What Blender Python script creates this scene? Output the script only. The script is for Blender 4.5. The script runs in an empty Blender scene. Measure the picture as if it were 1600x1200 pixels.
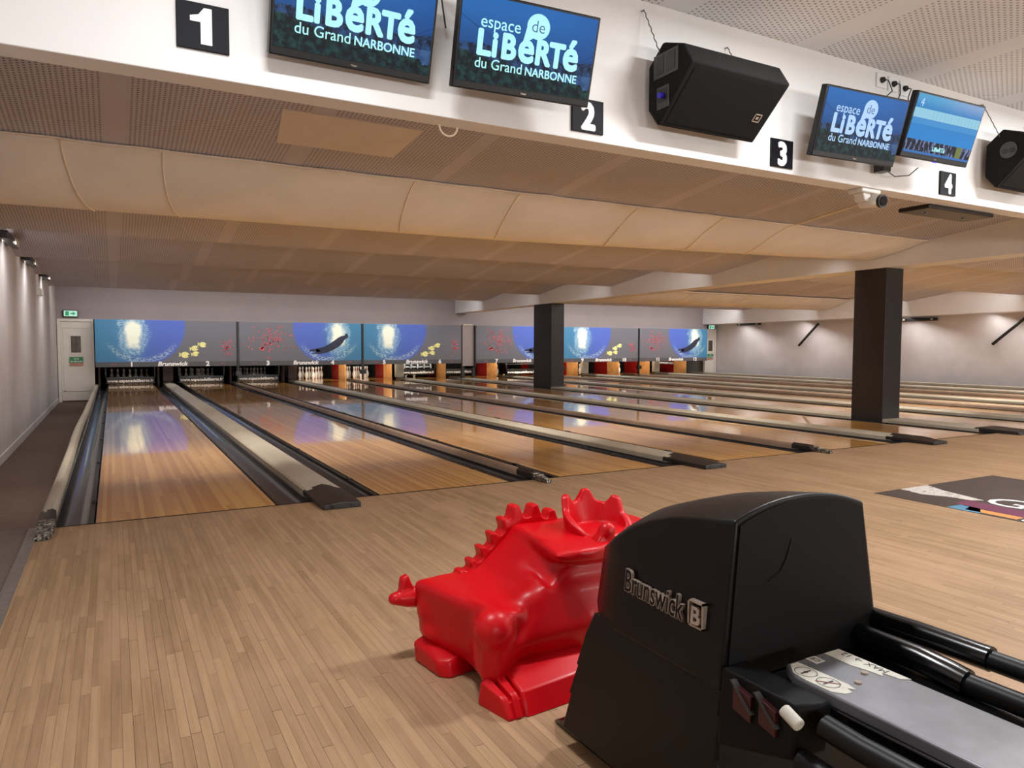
import bpy, bmesh, math, random
from mathutils import Vector, Matrix
random.seed(7)
S = bpy.context.scene
COL = S.collection
R = math.radians

# ------------------------------------------------------------ camera, world, lights, exposure
cam_d = bpy.data.cameras.new('camera')
cam_d.sensor_fit = 'HORIZONTAL'; cam_d.sensor_width = 36.0
cam_d.lens = 1136.5 / 1600 * 36.0
cam_d.clip_start = 0.05; cam_d.clip_end = 200
cam = bpy.data.objects.new('camera', cam_d); COL.objects.link(cam)
YAW, PITCH, ROLL = 0.5018, -0.0532, 0.0024
fw = Vector((math.sin(YAW) * math.cos(PITCH), math.cos(YAW) * math.cos(PITCH), math.sin(PITCH)))
rt = Vector((math.cos(YAW), -math.sin(YAW), 0)); up = rt.cross(fw)
r2 = rt * math.cos(ROLL) + up * math.sin(ROLL); u2 = up * math.cos(ROLL) - rt * math.sin(ROLL)
m = Matrix((r2, u2, -fw)).transposed().to_4x4(); m.translation = (0.1134, -5.0644, 1.0917)
cam.matrix_world = m
S.camera = cam
S.view_settings.view_transform = 'Standard'; S.view_settings.look = 'None'
S.view_settings.exposure = 0.0; S.view_settings.gamma = 1.0; S.view_settings.use_curve_mapping = False
S.cycles.caustics_reflective = False
w = bpy.data.worlds.new('world'); S.world = w; w.use_nodes = True
w.node_tree.nodes['Background'].inputs[0].default_value = (1.0, 0.93, 0.88, 1)
w.node_tree.nodes['Background'].inputs[1].default_value = 0.05

def area(name, loc, direction, sx, sy, power, color=(1, 0.93, 0.84), spread=180):
    l = bpy.data.lights.new(name, 'AREA'); l.shape = 'RECTANGLE'; l.size = sx; l.size_y = sy
    l.energy = power; l.color = color; l.spread = R(spread)
    o = bpy.data.objects.new(name, l); COL.objects.link(o); o.location = loc
    o.rotation_euler = Vector(direction).to_track_quat('-Z', 'Y').to_euler()
    return o

LOWS = [1.98, 5.0, 8.08, 11.2, 14.35]      # low edges of the ceiling baffles
WARM = (1, 0.93, 0.86)
for x, y, p in [(0.7, -3.1, 44), (3.4, -3.0, 58), (6.6, -3.0, 88), (9.8, -3.0, 90), (13.5, -3.0, 90), (5.0, -7.0, 40), (10.0, -7.0, 60)]:
    area('ceiling_lamp_light', (x, y, 2.98), (0, 0, -1), 0.6, 0.2, p * 1.06, (0.97, 0.98, 1.0))
for x, p in [(1.0, 44), (5.0, 62), (9.5, 90), (14.0, 100)]:      # fill lights added behind the bowlers to brighten cloth and first baffle
    area('rear_fill_light', (x, -9.3, 1.2), (0.1, 1, 0.3), 1.6, 0.5, p * 1.15, (1, 0.99, 0.97), 150)
for i, y in enumerate(LOWS):
    for x0, x1 in ((-1.0, 9.7), (10.5, 20.4)):
        area('baffle_lamp_light', ((x0 + x1) / 2, y + 0.12, 2.74), (0, 0.35, -0.94) if i < 1 else (0, 0.6, -0.8) if i < 4 else (0, 0.7, -0.7), x1 - x0 - 0.4, 0.06,
             [115, 56, 42, 36, 85][i] * (1.35 if x0 > 5 else 0.95), WARM if i < 4 else (1, 0.95, 0.9), 96 if i < 1 else 150 if i < 4 else 130)
for x, dx, ys in [(-0.85, -1, (6.5, 9.25, 12.4)), (20.8, 1, (14.7, 11.9, 8.1, 5.6, 2.5))]:      # wall washers along both side walls
    for y in ys: area('wall_lamp_light', (x, y, 2.36 if x < 0 else 1.84), (dx * (0.5 if x < 0 else 0.1), 0.25, -1), 0.05 if x < 0 else 0.3, 2.4 if x < 0 else 3.2, 12 if x < 0 else 24, (1, 0.97, 0.95), 170)
for x, p in [(5.7, 9), (7.26, 9), (9.06, 5), (11.06, 8), (12.87, 8), (14.42, 8), (16.23, 8), (17.78, 8), (19.59, 6)]:
    area('pin_deck_light', (x, 16.85, 0.70), (0, 0.9, -0.3), 1.0, 0.05, p * 1.7, (1, 0.9, 0.76), 140)

for i_, p in [(0.53, 1.6), (2.34, 1.6), (3.9, 1.6), (9.06, 1.4), (12.87, 1.4)]:      # narrow lights added to brighten the sweep board lettering
    area('lettering_fill_light', (i_, 17.25, 0.9), (0, 0.22, -1), 1.0, 0.03, p, (1, 0.97, 0.95), 42)

# ------------------------------------------------------------ node materials
MATS = {}
class NG:
    def __init__(s, name):
        s.m = bpy.data.materials.new(name); s.m.use_nodes = True
        s.t = s.m.node_tree; s.n = s.t.nodes; s.l = s.t.links
        s.b = s.n['Principled BSDF']
    def new(s, typ, **k):
        n = s.n.new(typ)
        for a, b in k.items(): setattr(n, a, b)
        return n
    def put(s, sock, v):
        if isinstance(v, bpy.types.NodeSocket): s.l.new(v, sock)
        elif isinstance(v, (tuple, list)) and len(v) == 3 and sock.type == 'RGBA': sock.default_value = (*v, 1)
        else: sock.default_value = v
    def math(s, op, a, b=0.0, c=0.0):
        n = s.new('ShaderNodeMath', operation=op)
        for i, v in enumerate((a, b, c)): s.put(n.inputs[i], v)
        return n.outputs[0]
    def mix(s, f, a, b):
        n = s.new('ShaderNodeMix', data_type='RGBA')
        s.put(n.inputs[0], f); s.put(n.inputs[6], a); s.put(n.inputs[7], b)
        return n.outputs[2]
    def mul(s, a, b):
        n = s.new('ShaderNodeMix', data_type='RGBA', blend_type='MULTIPLY')
        n.inputs[0].default_value = 1; s.put(n.inputs[6], a); s.put(n.inputs[7], b)
        return n.outputs[2]
    def pos(s, local=False):
        if local: v = s.new('ShaderNodeTexCoord').outputs['Object']
        else: v = s.new('ShaderNodeNewGeometry').outputs['Position']
        x = s.new('ShaderNodeSeparateXYZ'); s.l.new(v, x.inputs[0])
        return v, x.outputs[0], x.outputs[1], x.outputs[2]
    def comb(s, x, y, z=0.0):
        n = s.new('ShaderNodeCombineXYZ')
        for i, v in enumerate((x, y, z)): s.put(n.inputs[i], v)
        return n.outputs[0]
    def noise(s, vec, scale=5, detail=3, rough=0.5):
        n = s.new('ShaderNodeTexNoise'); s.put(n.inputs['Vector'], vec)
        n.inputs['Scale'].default_value = scale; n.inputs['Detail'].default_value = detail; n.inputs['Roughness'].default_value = rough
        return n.outputs[0]
    def white(s, vec):
        n = s.new('ShaderNodeTexWhiteNoise', noise_dimensions='3D'); s.put(n.inputs[0], vec); return n.outputs[0]
    def ramp(s, f, a, b, c0=(0, 0, 0), c1=(1, 1, 1)):
        n = s.new('ShaderNodeMapRange', interpolation_type='SMOOTHSTEP'); s.put(n.inputs[0], f)
        n.inputs[1].default_value = a; n.inputs[2].default_value = b
        return s.mix(n.outputs[0], c0, c1)
    def step(s, f, a, b):
        n = s.new('ShaderNodeMapRange', interpolation_type='SMOOTHSTEP'); s.put(n.inputs[0], f)
        n.inputs[1].default_value = a; n.inputs[2].default_value = b
        return n.outputs[0]
    def bump(s, h, strength=0.2, dist=0.01):
        n = s.new('ShaderNodeBump'); n.inputs['Strength'].default_value = strength; n.inputs['Distance'].default_value = dist
        s.put(n.inputs['Height'], h); s.l.new(n.outputs[0], s.b.inputs['Normal'])
    def set(s, **k):
        for a, v in k.items():
            s.put(s.b.inputs[a.replace('_', ' ')], v)

def sr(r, g, b):
    f = lambda c: (c / 255 / 12.92) if c <= 10 else ((c / 255 + 0.055) / 1.055) ** 2.4
    return (f(r), f(g), f(b))

def plain(name, col, rough=0.5, metal=0.0, var=0.08, scale=6.0, bump=0.0, coat=0.0, spec=0.5, local=False):
    """a surface of one colour with a little procedural wear"""
    if name in MATS: return MATS[name]
    g = NG(name); v, x, y, z = g.pos(local)
    n = g.noise(v, scale, 4, 0.6)
    a = tuple(c * (1 - var) for c in col); b = tuple(min(1, c * (1 + var)) for c in col)
    g.set(Base_Color=g.ramp(n, 0.3, 0.7, a, b), Roughness=rough, Metallic=metal, Coat_Weight=coat)
    g.b.inputs['Specular IOR Level'].default_value = spec
    g.set(Roughness=g.math('ADD', g.math('MULTIPLY', n, 0.12 * rough), rough * 0.94))
    if bump: g.bump(g.noise(v, scale * 12, 3), bump, 0.004)
    MATS[name] = g.m; return g.m

def emis(name, col, strength=1.0):
    if name in MATS: return MATS[name]
    g = NG(name); g.set(Base_Color=(0.02, 0.02, 0.02), Emission_Color=col, Emission_Strength=strength, Roughness=0.6)
    MATS[name] = g.m; return g.m

def wood(name, bw, bl, dark, light, gap=0.02, rough=0.3, coat=0.0, wear=0.25, worn=None, coatr=0.05, gdark=0.35, hw=0.62):
    g = NG(name); v, x, y, z = g.pos()
    u = g.math('DIVIDE', x, bw); cid = g.math('FLOOR', u); fu = g.math('FRACT', u)
    h1 = g.white(g.comb(cid, 3.3, 0.0))
    w_ = g.math('ADD', g.math('DIVIDE', y, bl), g.math('MULTIPLY', h1, 17.0))
    sid = g.math('FLOOR', w_); fw_ = g.math('FRACT', w_)
    h2 = g.white(g.comb(cid, sid, 1.7))
    grain = g.noise(g.comb(g.math('MULTIPLY', x, 60.0), g.math('MULTIPLY', y, 2.5), g.math('MULTIPLY', h2, 40.0)), 1.0, 5, 0.65)
    t = g.math('ADD', g.math('MULTIPLY', h2, hw), g.math('MULTIPLY', grain, 1.02 - hw))
    c = g.ramp(t, 0.1, 0.95, dark, light)
    if worn:
        big = g.noise(g.comb(g.math('MULTIPLY', x, 1.3), g.math('MULTIPLY', y, 0.6)), 1.6, 4, 0.6)
        c = g.mix(g.math('MULTIPLY', g.step(big, 0.4, 0.72), wear), c, worn)
        spot = g.noise(g.comb(g.math('MULTIPLY', x, 9.0), g.math('MULTIPLY', y, 4.0), 5.0), 1.5, 4, 0.7)
        c = g.mix(g.math('MULTIPLY', g.step(spot, 0.60, 0.8), 0.35), c, tuple(q * 0.5 for q in dark))
    e1 = g.math('LESS_THAN', fu, gap * 2); e2 = g.math('LESS_THAN', fw_, 0.0025 / bl)
    e = g.math('MULTIPLY', g.math('MAXIMUM', e1, e2), g.math('ADD', 0.25, g.math('MULTIPLY', h1, 0.75)))
    c = g.mix(g.math('MULTIPLY', e, gdark * 2), c, tuple(q * 0.28 for q in dark))
    g.set(Base_Color=c, Roughness=g.math('ADD', rough, g.math('MULTIPLY', grain, rough * 0.3)), Coat_Weight=coat, Coat_Roughness=coatr)
    g.bump(g.noise(g.comb(x, g.math('MULTIPLY', y, 0.35)), 2.2, 2), 0.08, 0.004)
    MATS[name] = g.m; return g.m

def perforated(name, col, pitch, rad, band_w, band_off, band_p, hole=0.28):
    g = NG(name); v, x, y, z = g.pos()
    fx = g.math('SUBTRACT', g.math('FRACT', g.math('DIVIDE', x, pitch)), 0.5)
    row = g.math('MULTIPLY', g.math('FRACT', g.math('MULTIPLY', g.math('FLOOR', g.math('DIVIDE', x, pitch)), 0.5)), 1.0)
    fy = g.math('SUBTRACT', g.math('FRACT', g.math('ADD', g.math('DIVIDE', y, pitch), row)), 0.5)
    d = g.math('SQRT', g.math('ADD', g.math('MULTIPLY', fx, fx), g.math('MULTIPLY', fy, fy)))
    h = g.math('SUBTRACT', 1.0, g.step(d, rad - 0.06, rad + 0.06))
    b = g.math('GREATER_THAN', g.math('FRACT', g.math('DIVIDE', g.math('ADD', x, band_off), band_p)), band_w / band_p)
    n = g.noise(v, 0.9, 4, 0.6)
    base = g.ramp(n, 0.3, 0.75, tuple(c * 0.9 for c in col), col)
    hh = g.math('MULTIPLY', h, b)
    g.set(Base_Color=g.mix(hh, base, tuple(c * hole for c in col)), Roughness=0.8)
    g.bump(g.math('SUBTRACT', 1.0, hh), 0.4, 0.004)
    MATS[name] = g.m; return g.m

M_approach = wood('approach_maple', 0.028, 0.62, sr(136, 106, 76), sr(186, 153, 117), gap=0.022, rough=0.45, coat=0.08, wear=0.5, worn=sr(186, 152, 121), coatr=0.3, hw=0.27, gdark=0.5)
M_lane = wood('lane_boards', 0.0273, 5.2, sr(204, 138, 56), sr(242, 188, 104), gap=0.012, rough=0.25, coat=1.0, wear=0.0, coatr=0.035, gdark=0.2)
M_ceil = perforated('perforated_baffle', sr(202, 203, 220), 0.030, 0.24, 0.14, -0.09, 1.24)
M_ceil2 = perforated('perforated_ceiling', sr(236, 236, 238), 0.034, 0.22, 0.22, -4.0, 1.12, 0.36)
M_white = plain('white_paint', sr(232, 231, 229), 0.6, var=0.02, scale=2)
M_beam = plain('beam_paint', sr(232, 234, 238), 0.6, var=0.02, scale=2)
M_wall = plain('wall_paint_lilac', sr(200, 194, 194), 0.7, var=0.06, scale=1.5, bump=0.05)
M_wallL = plain('wall_fabric_grey', sr(208, 204, 205), 0.85, var=0.05, scale=3, bump=0.15)
M_wallB = plain('wall_back_mauve', sr(146, 136, 137), 0.7, var=0.04, scale=1.5)
M_carpet = plain('brown_carpet', sr(122, 107, 98), 0.95, var=0.25, scale=90, bump=0.5)
M_walk = plain('brown_walkway', sr(92, 74, 64), 0.9, var=0.1, scale=8)
M_metal = plain('threshold_metal', sr(150, 145, 142), 0.4, 0.6, var=0.12, scale=20)
M_gutter = plain('gutter_plastic', sr(48, 48, 52), 0.26, var=0.12, scale=3, coat=0.3)
M_black = plain('black_plastic', sr(22, 20, 20), 0.35, var=0.2, scale=10)
M_bpaint = plain('column_black', sr(44, 41, 41), 0.5, var=0.08, scale=3)
M_cap = plain('beige_capping', sr(196, 188, 170), 0.38, var=0.06, scale=4)
M_rail = plain('tan_rail', sr(160, 138, 120), 0.35, var=0.1, scale=4)
M_endb = plain('end_block_rubber', sr(40, 37, 37), 0.45, var=0.35, scale=25, bump=0.2)
M_red = plain('red_plastic', sr(200, 4, 20), 0.36, var=0.03, scale=4, coat=0.04, spec=0.32)
M_hood = plain('hood_black', sr(11, 8, 7), 0.38, var=0.15, scale=6, bump=0.03, spec=0.26)
M_rub = plain('rail_rubber', sr(14, 14, 15), 0.42, var=0.15, scale=6, spec=0.25)
M_matte = plain('matte_black', sr(6, 6, 6), 0.6, var=0.1, scale=6, spec=0.2)
M_gloss = plain('gloss_black', sr(9, 9, 10), 0.2, var=0.1, scale=6, coat=0.1)
M_silver = plain('silver_letter', sr(176, 160, 146), 0.3, 0.35, var=0.1, scale=30)
M_plate = plain('brushed_plate', sr(128, 128, 132), 0.38, 0.5, var=0.22, scale=5)
M_stick = plain('white_sticker', sr(205, 203, 190), 0.5, var=0.1, scale=40)
M_ink = plain('dark_ink', sr(40, 38, 38), 0.6)
M_inkred = plain('red_ink', sr(120, 40, 30), 0.6)
M_dred = plain('dark_red_plastic', sr(58, 8, 15), 0.4)
M_cloth = plain('cream_cloth', sr(230, 226, 220), 0.85, var=0.06, scale=1.2)
M_seam = plain('cream_seam', sr(240, 226, 206), 0.8)
M_panelw = plain('plain_panel', sr(226, 222, 222), 0.7, var=0.03)
M_sign = plain('sign_black', sr(20, 20, 26), 0.55, var=0.1, spec=0.15)
M_signw = plain('sign_white', sr(240, 240, 240), 0.5, var=0.01)
M_spk = plain('speaker_carpet', sr(19, 18, 18), 0.85, spec=0.25, var=0.3, scale=60, bump=0.4)
M_grille = plain('speaker_grille', sr(10, 10, 10), 0.6, spec=0.2, var=0.5, scale=120, bump=0.5)
M_chain = plain('chain_steel', sr(120, 118, 115), 0.3, 0.9)
M_dgrey = plain('dark_grey_plastic', sr(58, 58, 60), 0.45)
M_blue = plain('blue_plug', sr(50, 40, 190), 0.4)
M_tvb = plain('tv_bezel', sr(14, 14, 16), 0.4, spec=0.3)
M_cctv = plain('cctv_white', sr(225, 222, 215), 0.35)
M_lens = plain('lens_glass', sr(12, 12, 14), 0.08, coat=1.0)
M_pin = plain('pin_white', sr(240, 234, 226), 0.25, var=0.02, coat=0.6)
M_pinred = plain('pin_red', sr(180, 26, 32), 0.3)
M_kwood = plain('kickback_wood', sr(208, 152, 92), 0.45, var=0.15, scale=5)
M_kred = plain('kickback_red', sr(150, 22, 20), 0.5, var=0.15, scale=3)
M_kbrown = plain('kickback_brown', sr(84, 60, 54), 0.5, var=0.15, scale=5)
M_curt = plain('pit_curtain', sr(14, 13, 13), 0.9, var=0.3, scale=4)
M_txt = plain('white_letter', sr(245, 245, 245), 0.5, var=0.0)
M_yfish = plain('yellow_print', sr(236, 236, 160), 0.5, var=0.15, scale=30)
M_rfish = plain('red_print', sr(205, 92, 104), 0.5, var=0.4, scale=40)
M_diver = plain('diver_print', sr(36, 42, 66), 0.5, var=0.2, scale=8)
M_door = plain('door_white', sr(214, 208, 200), 0.5, var=0.03)
M_dglass = plain('door_pane_dark', sr(84, 76, 66), 0.25, var=0.3, scale=10)
M_green = plain('green_sign', sr(50, 130, 80), 0.5)
M_mach = plain('machine_steel', sr(176, 186, 190), 0.3, 0.7, var=0.25, scale=9)

# ------------------------------------------------------------ mesh helpers
class MB:
    def __init__(s): s.b = bmesh.new()
    def box(s, x0, x1, y0, y1, z0, z1):
        P = [(x0, y0, z0), (x1, y0, z0), (x1, y1, z0), (x0, y1, z0), (x0, y0, z1), (x1, y0, z1), (x1, y1, z1), (x0, y1, z1)]
        V = [s.b.verts.new(p) for p in P]
        for f in ((3, 2, 1, 0), (4, 5, 6, 7), (0, 1, 5, 4), (1, 2, 6, 5), (2, 3, 7, 6), (3, 0, 4, 7)): s.b.faces.new([V[i] for i in f])
        return s
    def hull(s, pts):
        t = bmesh.new(); vs = [t.verts.new(p) for p in pts]
        r = bmesh.ops.convex_hull(t, input=vs)
        bmesh.ops.delete(t, geom=[v for v in t.verts if not v.link_faces], context='VERTS')
        bmesh.ops.recalc_face_normals(t, faces=t.faces)
        me = bpy.data.meshes.new('t'); t.to_mesh(me); t.free(); s.b.from_mesh(me); bpy.data.meshes.remove(me)
        return s
    def loft(s, rings, caps=True, closed=True):
        n = len(rings[0]); V = [[s.b.verts.new(p) for p in r] for r in rings]
        for a, b in zip(V, V[1:]):
            for i in range(n if closed else n - 1):
                j = (i + 1) % n
                s.b.faces.new((a[i], a[j], b[j], b[i]))
        if caps and closed:
            s.b.faces.new(V[0][::-1]); s.b.faces.new(V[-1])
        return s
    def prism(s, poly, axis, a, b):
        """extrude a 2-D polygon (in the other two axes, in x,y,z order) along axis from a to b"""
        def P(q, t):
            q = list(q); q.insert('xyz'.index(axis), t); return tuple(q)
        return s.loft([[P(q, a) for q in poly], [P(q, b) for q in poly]])
    def tube(s, path, r, seg=10, radii=None):
        rings = []; path = [Vector(p) for p in path]
        ref = None
        for i, p in enumerate(path):
            d = (path[min(i + 1, len(path) - 1)] - path[max(i - 1, 0)]).normalized()
            if ref is None:
                ref = d.orthogonal().normalized()
            a = (ref - d * ref.dot(d))
            a = a.normalized() if a.length > 1e-5 else d.orthogonal().normalized(); ref = a
            b = d.cross(a); rr = radii[i] if radii else r
            rings.append([p + (a * math.cos(2 * math.pi * k / seg) + b * math.sin(2 * math.pi * k / seg)) * rr for k in range(seg)])
        return s.loft(rings)
    def cyl(s, p0, p1, r, seg=16, r1=None):
        return s.tube([p0, p1], r, seg, [r, r if r1 is None else r1])
    def sphere(s, c, r, u=20, v=12):
        if not isinstance(r, (tuple, list)): r = (r, r, r)
        bmesh.ops.create_uvsphere(s.b, u_segments=u, v_segments=v, radius=1, matrix=Matrix.Translation(c) @ Matrix.Diagonal((*r, 1)))
        return s
    def lathe(s, prof, c=(0, 0, 0), seg=16):
        return s.loft([[(c[0] + r * math.cos(2 * math.pi * k / seg), c[1] + r * math.sin(2 * math.pi * k / seg), c[2] + z) for k in range(seg)] for r, z in prof])
    def face(s, pts):
        s.b.faces.new([s.b.verts.new(p) for p in pts]); return s
    def disc(s, c, a, b, r1, r2=None, n=24, t=None):
        """flat ellipse at c spanned by vectors a,b"""
        c, a, b = Vector(c), Vector(a), Vector(b); r2 = r2 or r1
        return s.face([c + a * (r1 * math.cos(2 * math.pi * k / n)) + b * (r2 * math.sin(2 * math.pi * k / n)) for k in range(n)])
    def build(s, name, mat, parent=None, smooth=35, bevel=0.0, segs=2, local=False, recalc=True, xf=None):
        if xf is not None: bmesh.ops.transform(s.b, matrix=xf, verts=s.b.verts)
        if recalc: bmesh.ops.recalc_face_normals(s.b, faces=s.b.faces)
        me = bpy.data.meshes.new(name); s.b.to_mesh(me); s.b.free()
        return link(name, me, mat, parent, smooth, bevel, segs, local)

def link(name, me, mat, parent=None, smooth=35, bevel=0.0, segs=2, local=False):
    if mat is not None and not me.materials: me.materials.append(mat)
    o = bpy.data.objects.new(name, me); COL.objects.link(o)
    if parent is not None:
        o.parent = parent
        if not local:
            off = Vector((0, 0, 0)); q = parent
            while q is not None: off += q.location; q = q.parent
            me.transform(Matrix.Translation(-off))
    elif not local and me.vertices:
        xs = [v.co for v in me.vertices]
        c = Vector(((min(v.x for v in xs) + max(v.x for v in xs)) / 2, (min(v.y for v in xs) + max(v.y for v in xs)) / 2, min(v.z for v in xs)))
        me.transform(Matrix.Translation(-c)); o.location = c
    if smooth and me.polygons:
        for p in me.polygons: p.use_smooth = True
        me.set_sharp_from_angle(angle=R(smooth))
    if bevel:
        md = o.modifiers.new('bevel', 'BEVEL'); md.width = bevel; md.segments = segs; md.limit_method = 'ANGLE'; md.angle_limit = R(40)
    return o

def tag(o, label, cat, group=None, kind=None):
    o['label'] = label; o['category'] = cat
    if group: o['group'] = group
    if kind: o['kind'] = kind
    return o
def struct(o, label=None):
    o['kind'] = 'structure'
    if label: o['label'] = label
    return o
def thing(name, loc, label, cat, group=None, rot=None):
    o = bpy.data.objects.new(name, None); COL.objects.link(o); o.location = loc; o.empty_display_size = 0.1
    if rot is not None: o.rotation_euler = rot
    return tag(o, label, cat, group)

def text_mesh(txt, size, bold=0.0, sx=1.0, ext=0.002, align='CENTER', shear=0.0, space=1.0):
    c = bpy.data.curves.new('txt', 'FONT'); c.body = txt; c.size = size; c.align_x = align; c.align_y = 'BOTTOM_BASELINE'
    c.extrude = ext; c.shear = shear; c.resolution_u = 3; c.space_character = space
    if bold < 0: c.offset = bold * size
    o = bpy.data.objects.new('txt', c); COL.objects.link(o)
    dg = bpy.context.evaluated_depsgraph_get()
    me = bpy.data.meshes.new_from_object(o.evaluated_get(dg)); me.name = 'letters'
    me.materials.clear()
    bpy.data.objects.remove(o); bpy.data.curves.remove(c)
    if sx != 1: me.transform(Matrix.Diagonal((sx, 1, 1, 1)))
    if bold > 0:                       # heavy face: the outline spread a little in every direction
        b = bmesh.new(); n = 8 if bold * size > 0.004 else 4
        for k in range(n):
            t = me.copy(); a = 2 * math.pi * (k + .5) / n
            t.transform(Matrix.Translation((bold * size * math.cos(a), bold * size * math.sin(a), k * 6e-5))); b.from_mesh(t); bpy.data.meshes.remove(t)
        b.to_mesh(me); b.free()
    return me
def put_text(name, txt, size, mat, parent, origin, xdir=(1, 0, 0), ydir=(0, 0, 1), local=False, **k):
    me = text_mesh(txt, size, **k)
    x = Vector(xdir).normalized(); y = Vector(ydir).normalized(); z = x.cross(y)
    mm = Matrix((x, y, z)).transposed().to_4x4(); mm.translation = origin
    me.transform(mm)
    return link(name, me, mat, parent, 0, local=local)
def seam_path(f, n): return [f(i / (n - 1)) for i in range(n)]

def remeshed(name, mb, mat, parent, voxel=0.007, smooth_it=10, xf=None):
    """weld overlapping solids into one moulded skin"""
    bmesh.ops.recalc_face_normals(mb.b, faces=mb.b.faces)
    me = bpy.data.meshes.new(name); mb.b.to_mesh(me); mb.b.free()
    o = bpy.data.objects.new(name, me); COL.objects.link(o)
    a = o.modifiers.new('r', 'REMESH'); a.mode = 'VOXEL'; a.voxel_size = voxel
    b = o.modifiers.new('s', 'SMOOTH'); b.factor = 0.5; b.iterations = smooth_it
    dg = bpy.context.evaluated_depsgraph_get(); dg.update()
    m2 = bpy.data.meshes.new_from_object(o.evaluated_get(dg)); m2.name = name
    bpy.data.objects.remove(o); bpy.data.meshes.remove(me)
    m2.materials.clear()
    if xf is not None: m2.transform(xf)
    return link(name, m2, mat, parent, 180)

# ------------------------------------------------------------ the setting
X0, X1, YB = -1.12, 21.25, 16.5
struct(MB().box(-0.29, X1, -10, 0, -0.12, 0).build('floor', M_approach, smooth=0), 'worn maple boards of the bowling approach')
struct(MB().box(X0, -0.345, -10, 0.06, -0.45, -0.001).build('floor', M_carpet, smooth=0), 'brown carpet beside the approach')
struct(MB().box(-0.345, -0.29, -10, 0.02, -0.1, 0.006).build('trim_1', M_metal, bevel=0.004), 'metal strip between carpet and boards')
struct(MB().box(X0, -0.20, 0.06, YB, -0.46, -0.38).build('floor', M_walk, smooth=0), 'lower brown walkway along the left wall')
struct(MB().box(-0.345, X1, 0, 20.4, -0.46, -0.16).build('floor', M_black, smooth=0), 'dark subfloor under the lanes')
struct(MB().box(X0 - 0.12, X0, -10, YB, -0.46, 3.4).build('wall_left', M_wallL, smooth=0))
struct(MB().box(X0, X0 + 0.015, 0.06, YB, -0.38, -0.27).build('baseboard_left', M_wallL, bevel=0.003))
struct(MB().box(X1, X1 + 0.12, -10, 20.5, -0.46, 3.4).build('wall_right', M_wall, smooth=0))
struct(MB().box(X0, X1, -10.12, -10, -0.46, 3.4).build('wall_front', M_wall, smooth=0))
bw = MB().box(X0 - 0.1, X1 + 0.1, YB, YB + 0.12, 1.735, 3.4)
bw.box(X0 - 0.1, -1.10, YB, YB + 0.12, -0.46, 1.735).box(21.2, X1 + 0.1, YB, YB + 0.12, -0.46, 1.735)
struct(bw.build('wall_back', M_wallB, smooth=0))
struct(MB().box(X0, X1, 20.4, 20.5, -0.46, 2.4).box(X0, X1, YB + 0.12, 20.5, 2.4, 2.5).box(X0 + 0.6, X0 + 0.7, YB + 0.12, 20.4, -0.46, 2.4).build('wall_pit', M_curt, smooth=0))
struct(MB().box(X0, X1, -10, -1.73, 3.03, 3.13).build('ceiling', M_ceil2, smooth=0), 'perforated white ceiling over the approach')
struct(MB().box(X0, X1, -1.73, YB, 3.2, 3.3).build('ceiling', M_wallB, smooth=0))
struct(MB().box(-0.28, 20.6, 15.985, YB, 1.722, 1.735).build('mask_light_stop', M_wallB, smooth=0), 'unseen ledge added over the masks to block stray light')  # added to keep lamp light from spilling over the masks onto the pins
struct(MB().box(-0.24, 20.36, -0.010, 0.0095, -0.05, 0.0009).build('trim_3', M_matte, smooth=0), 'thin dark foul line')
# header beam that carries the screens
struct(MB().box(X0, X1, -1.73, -1.585, 2.205, 3.2).build('wall_header', M_white, bevel=0.004), 'white header wall over the foul line')
# sawtooth baffles, left and right bay
for k, yl in enumerate(LOWS):
    ys = -1.585 if k == 0 else LOWS[k - 1] + 0.25
    zt = 2.40 + 0.12 * (yl - ys) if k == 0 else 2.40 + 0.14 * (yl - ys)
    for x0, x1 in ((X0, 9.84), (10.25, 20.5)):
        b = MB().prism([(ys, zt), (yl, 2.40), (yl + 0.03, 2.40), (yl + 0.03, 2.98), (yl, 2.98), (yl, 2.46), (ys, zt + 0.06)], 'x', x0, x1)
        struct(b.build('ceiling', M_ceil, smooth=0), 'sloping perforated ceiling baffle')
# long white beams over the columns and along the right wall
b1 = MB().prism([(-1.585, 2.235), (YB, 2.12), (YB, 3.1), (-1.585, 3.1)], 'x', 9.84, 10.25).build('ceiling_beam', M_beam, smooth=0, bevel=0.004)
tag(b1, 'long white ceiling beam resting on the two black columns', 'beam', kind='structure')
b2 = MB().prism([(-1.585, 2.03), (YB, 1.93), (YB, 3.1), (-1.585, 3.1)], 'x', 20.5, X1).build('ceiling_beam', M_beam, smooth=0, bevel=0.004)
tag(b2, 'white beam running along the top of the right wall', 'beam', kind='structure')

def column(name, x0, x1, y0, y1, z0, z1, label):
    o = MB().box(x0, x1, y0, y1, z0, z1).build(name, M_bpaint, bevel=0.008)
    return tag(o, label, 'column')
column('support_column', 9.84, 10.235, 1.54, 2.05, -0.16, 2.215, 'wide black square column nearest the approach, under the white beam')
column('support_column', 9.85, 10.235, 10.62, 11.5, -0.16, 2.155, 'narrower black column far down the lanes in front of the masks')

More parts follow.
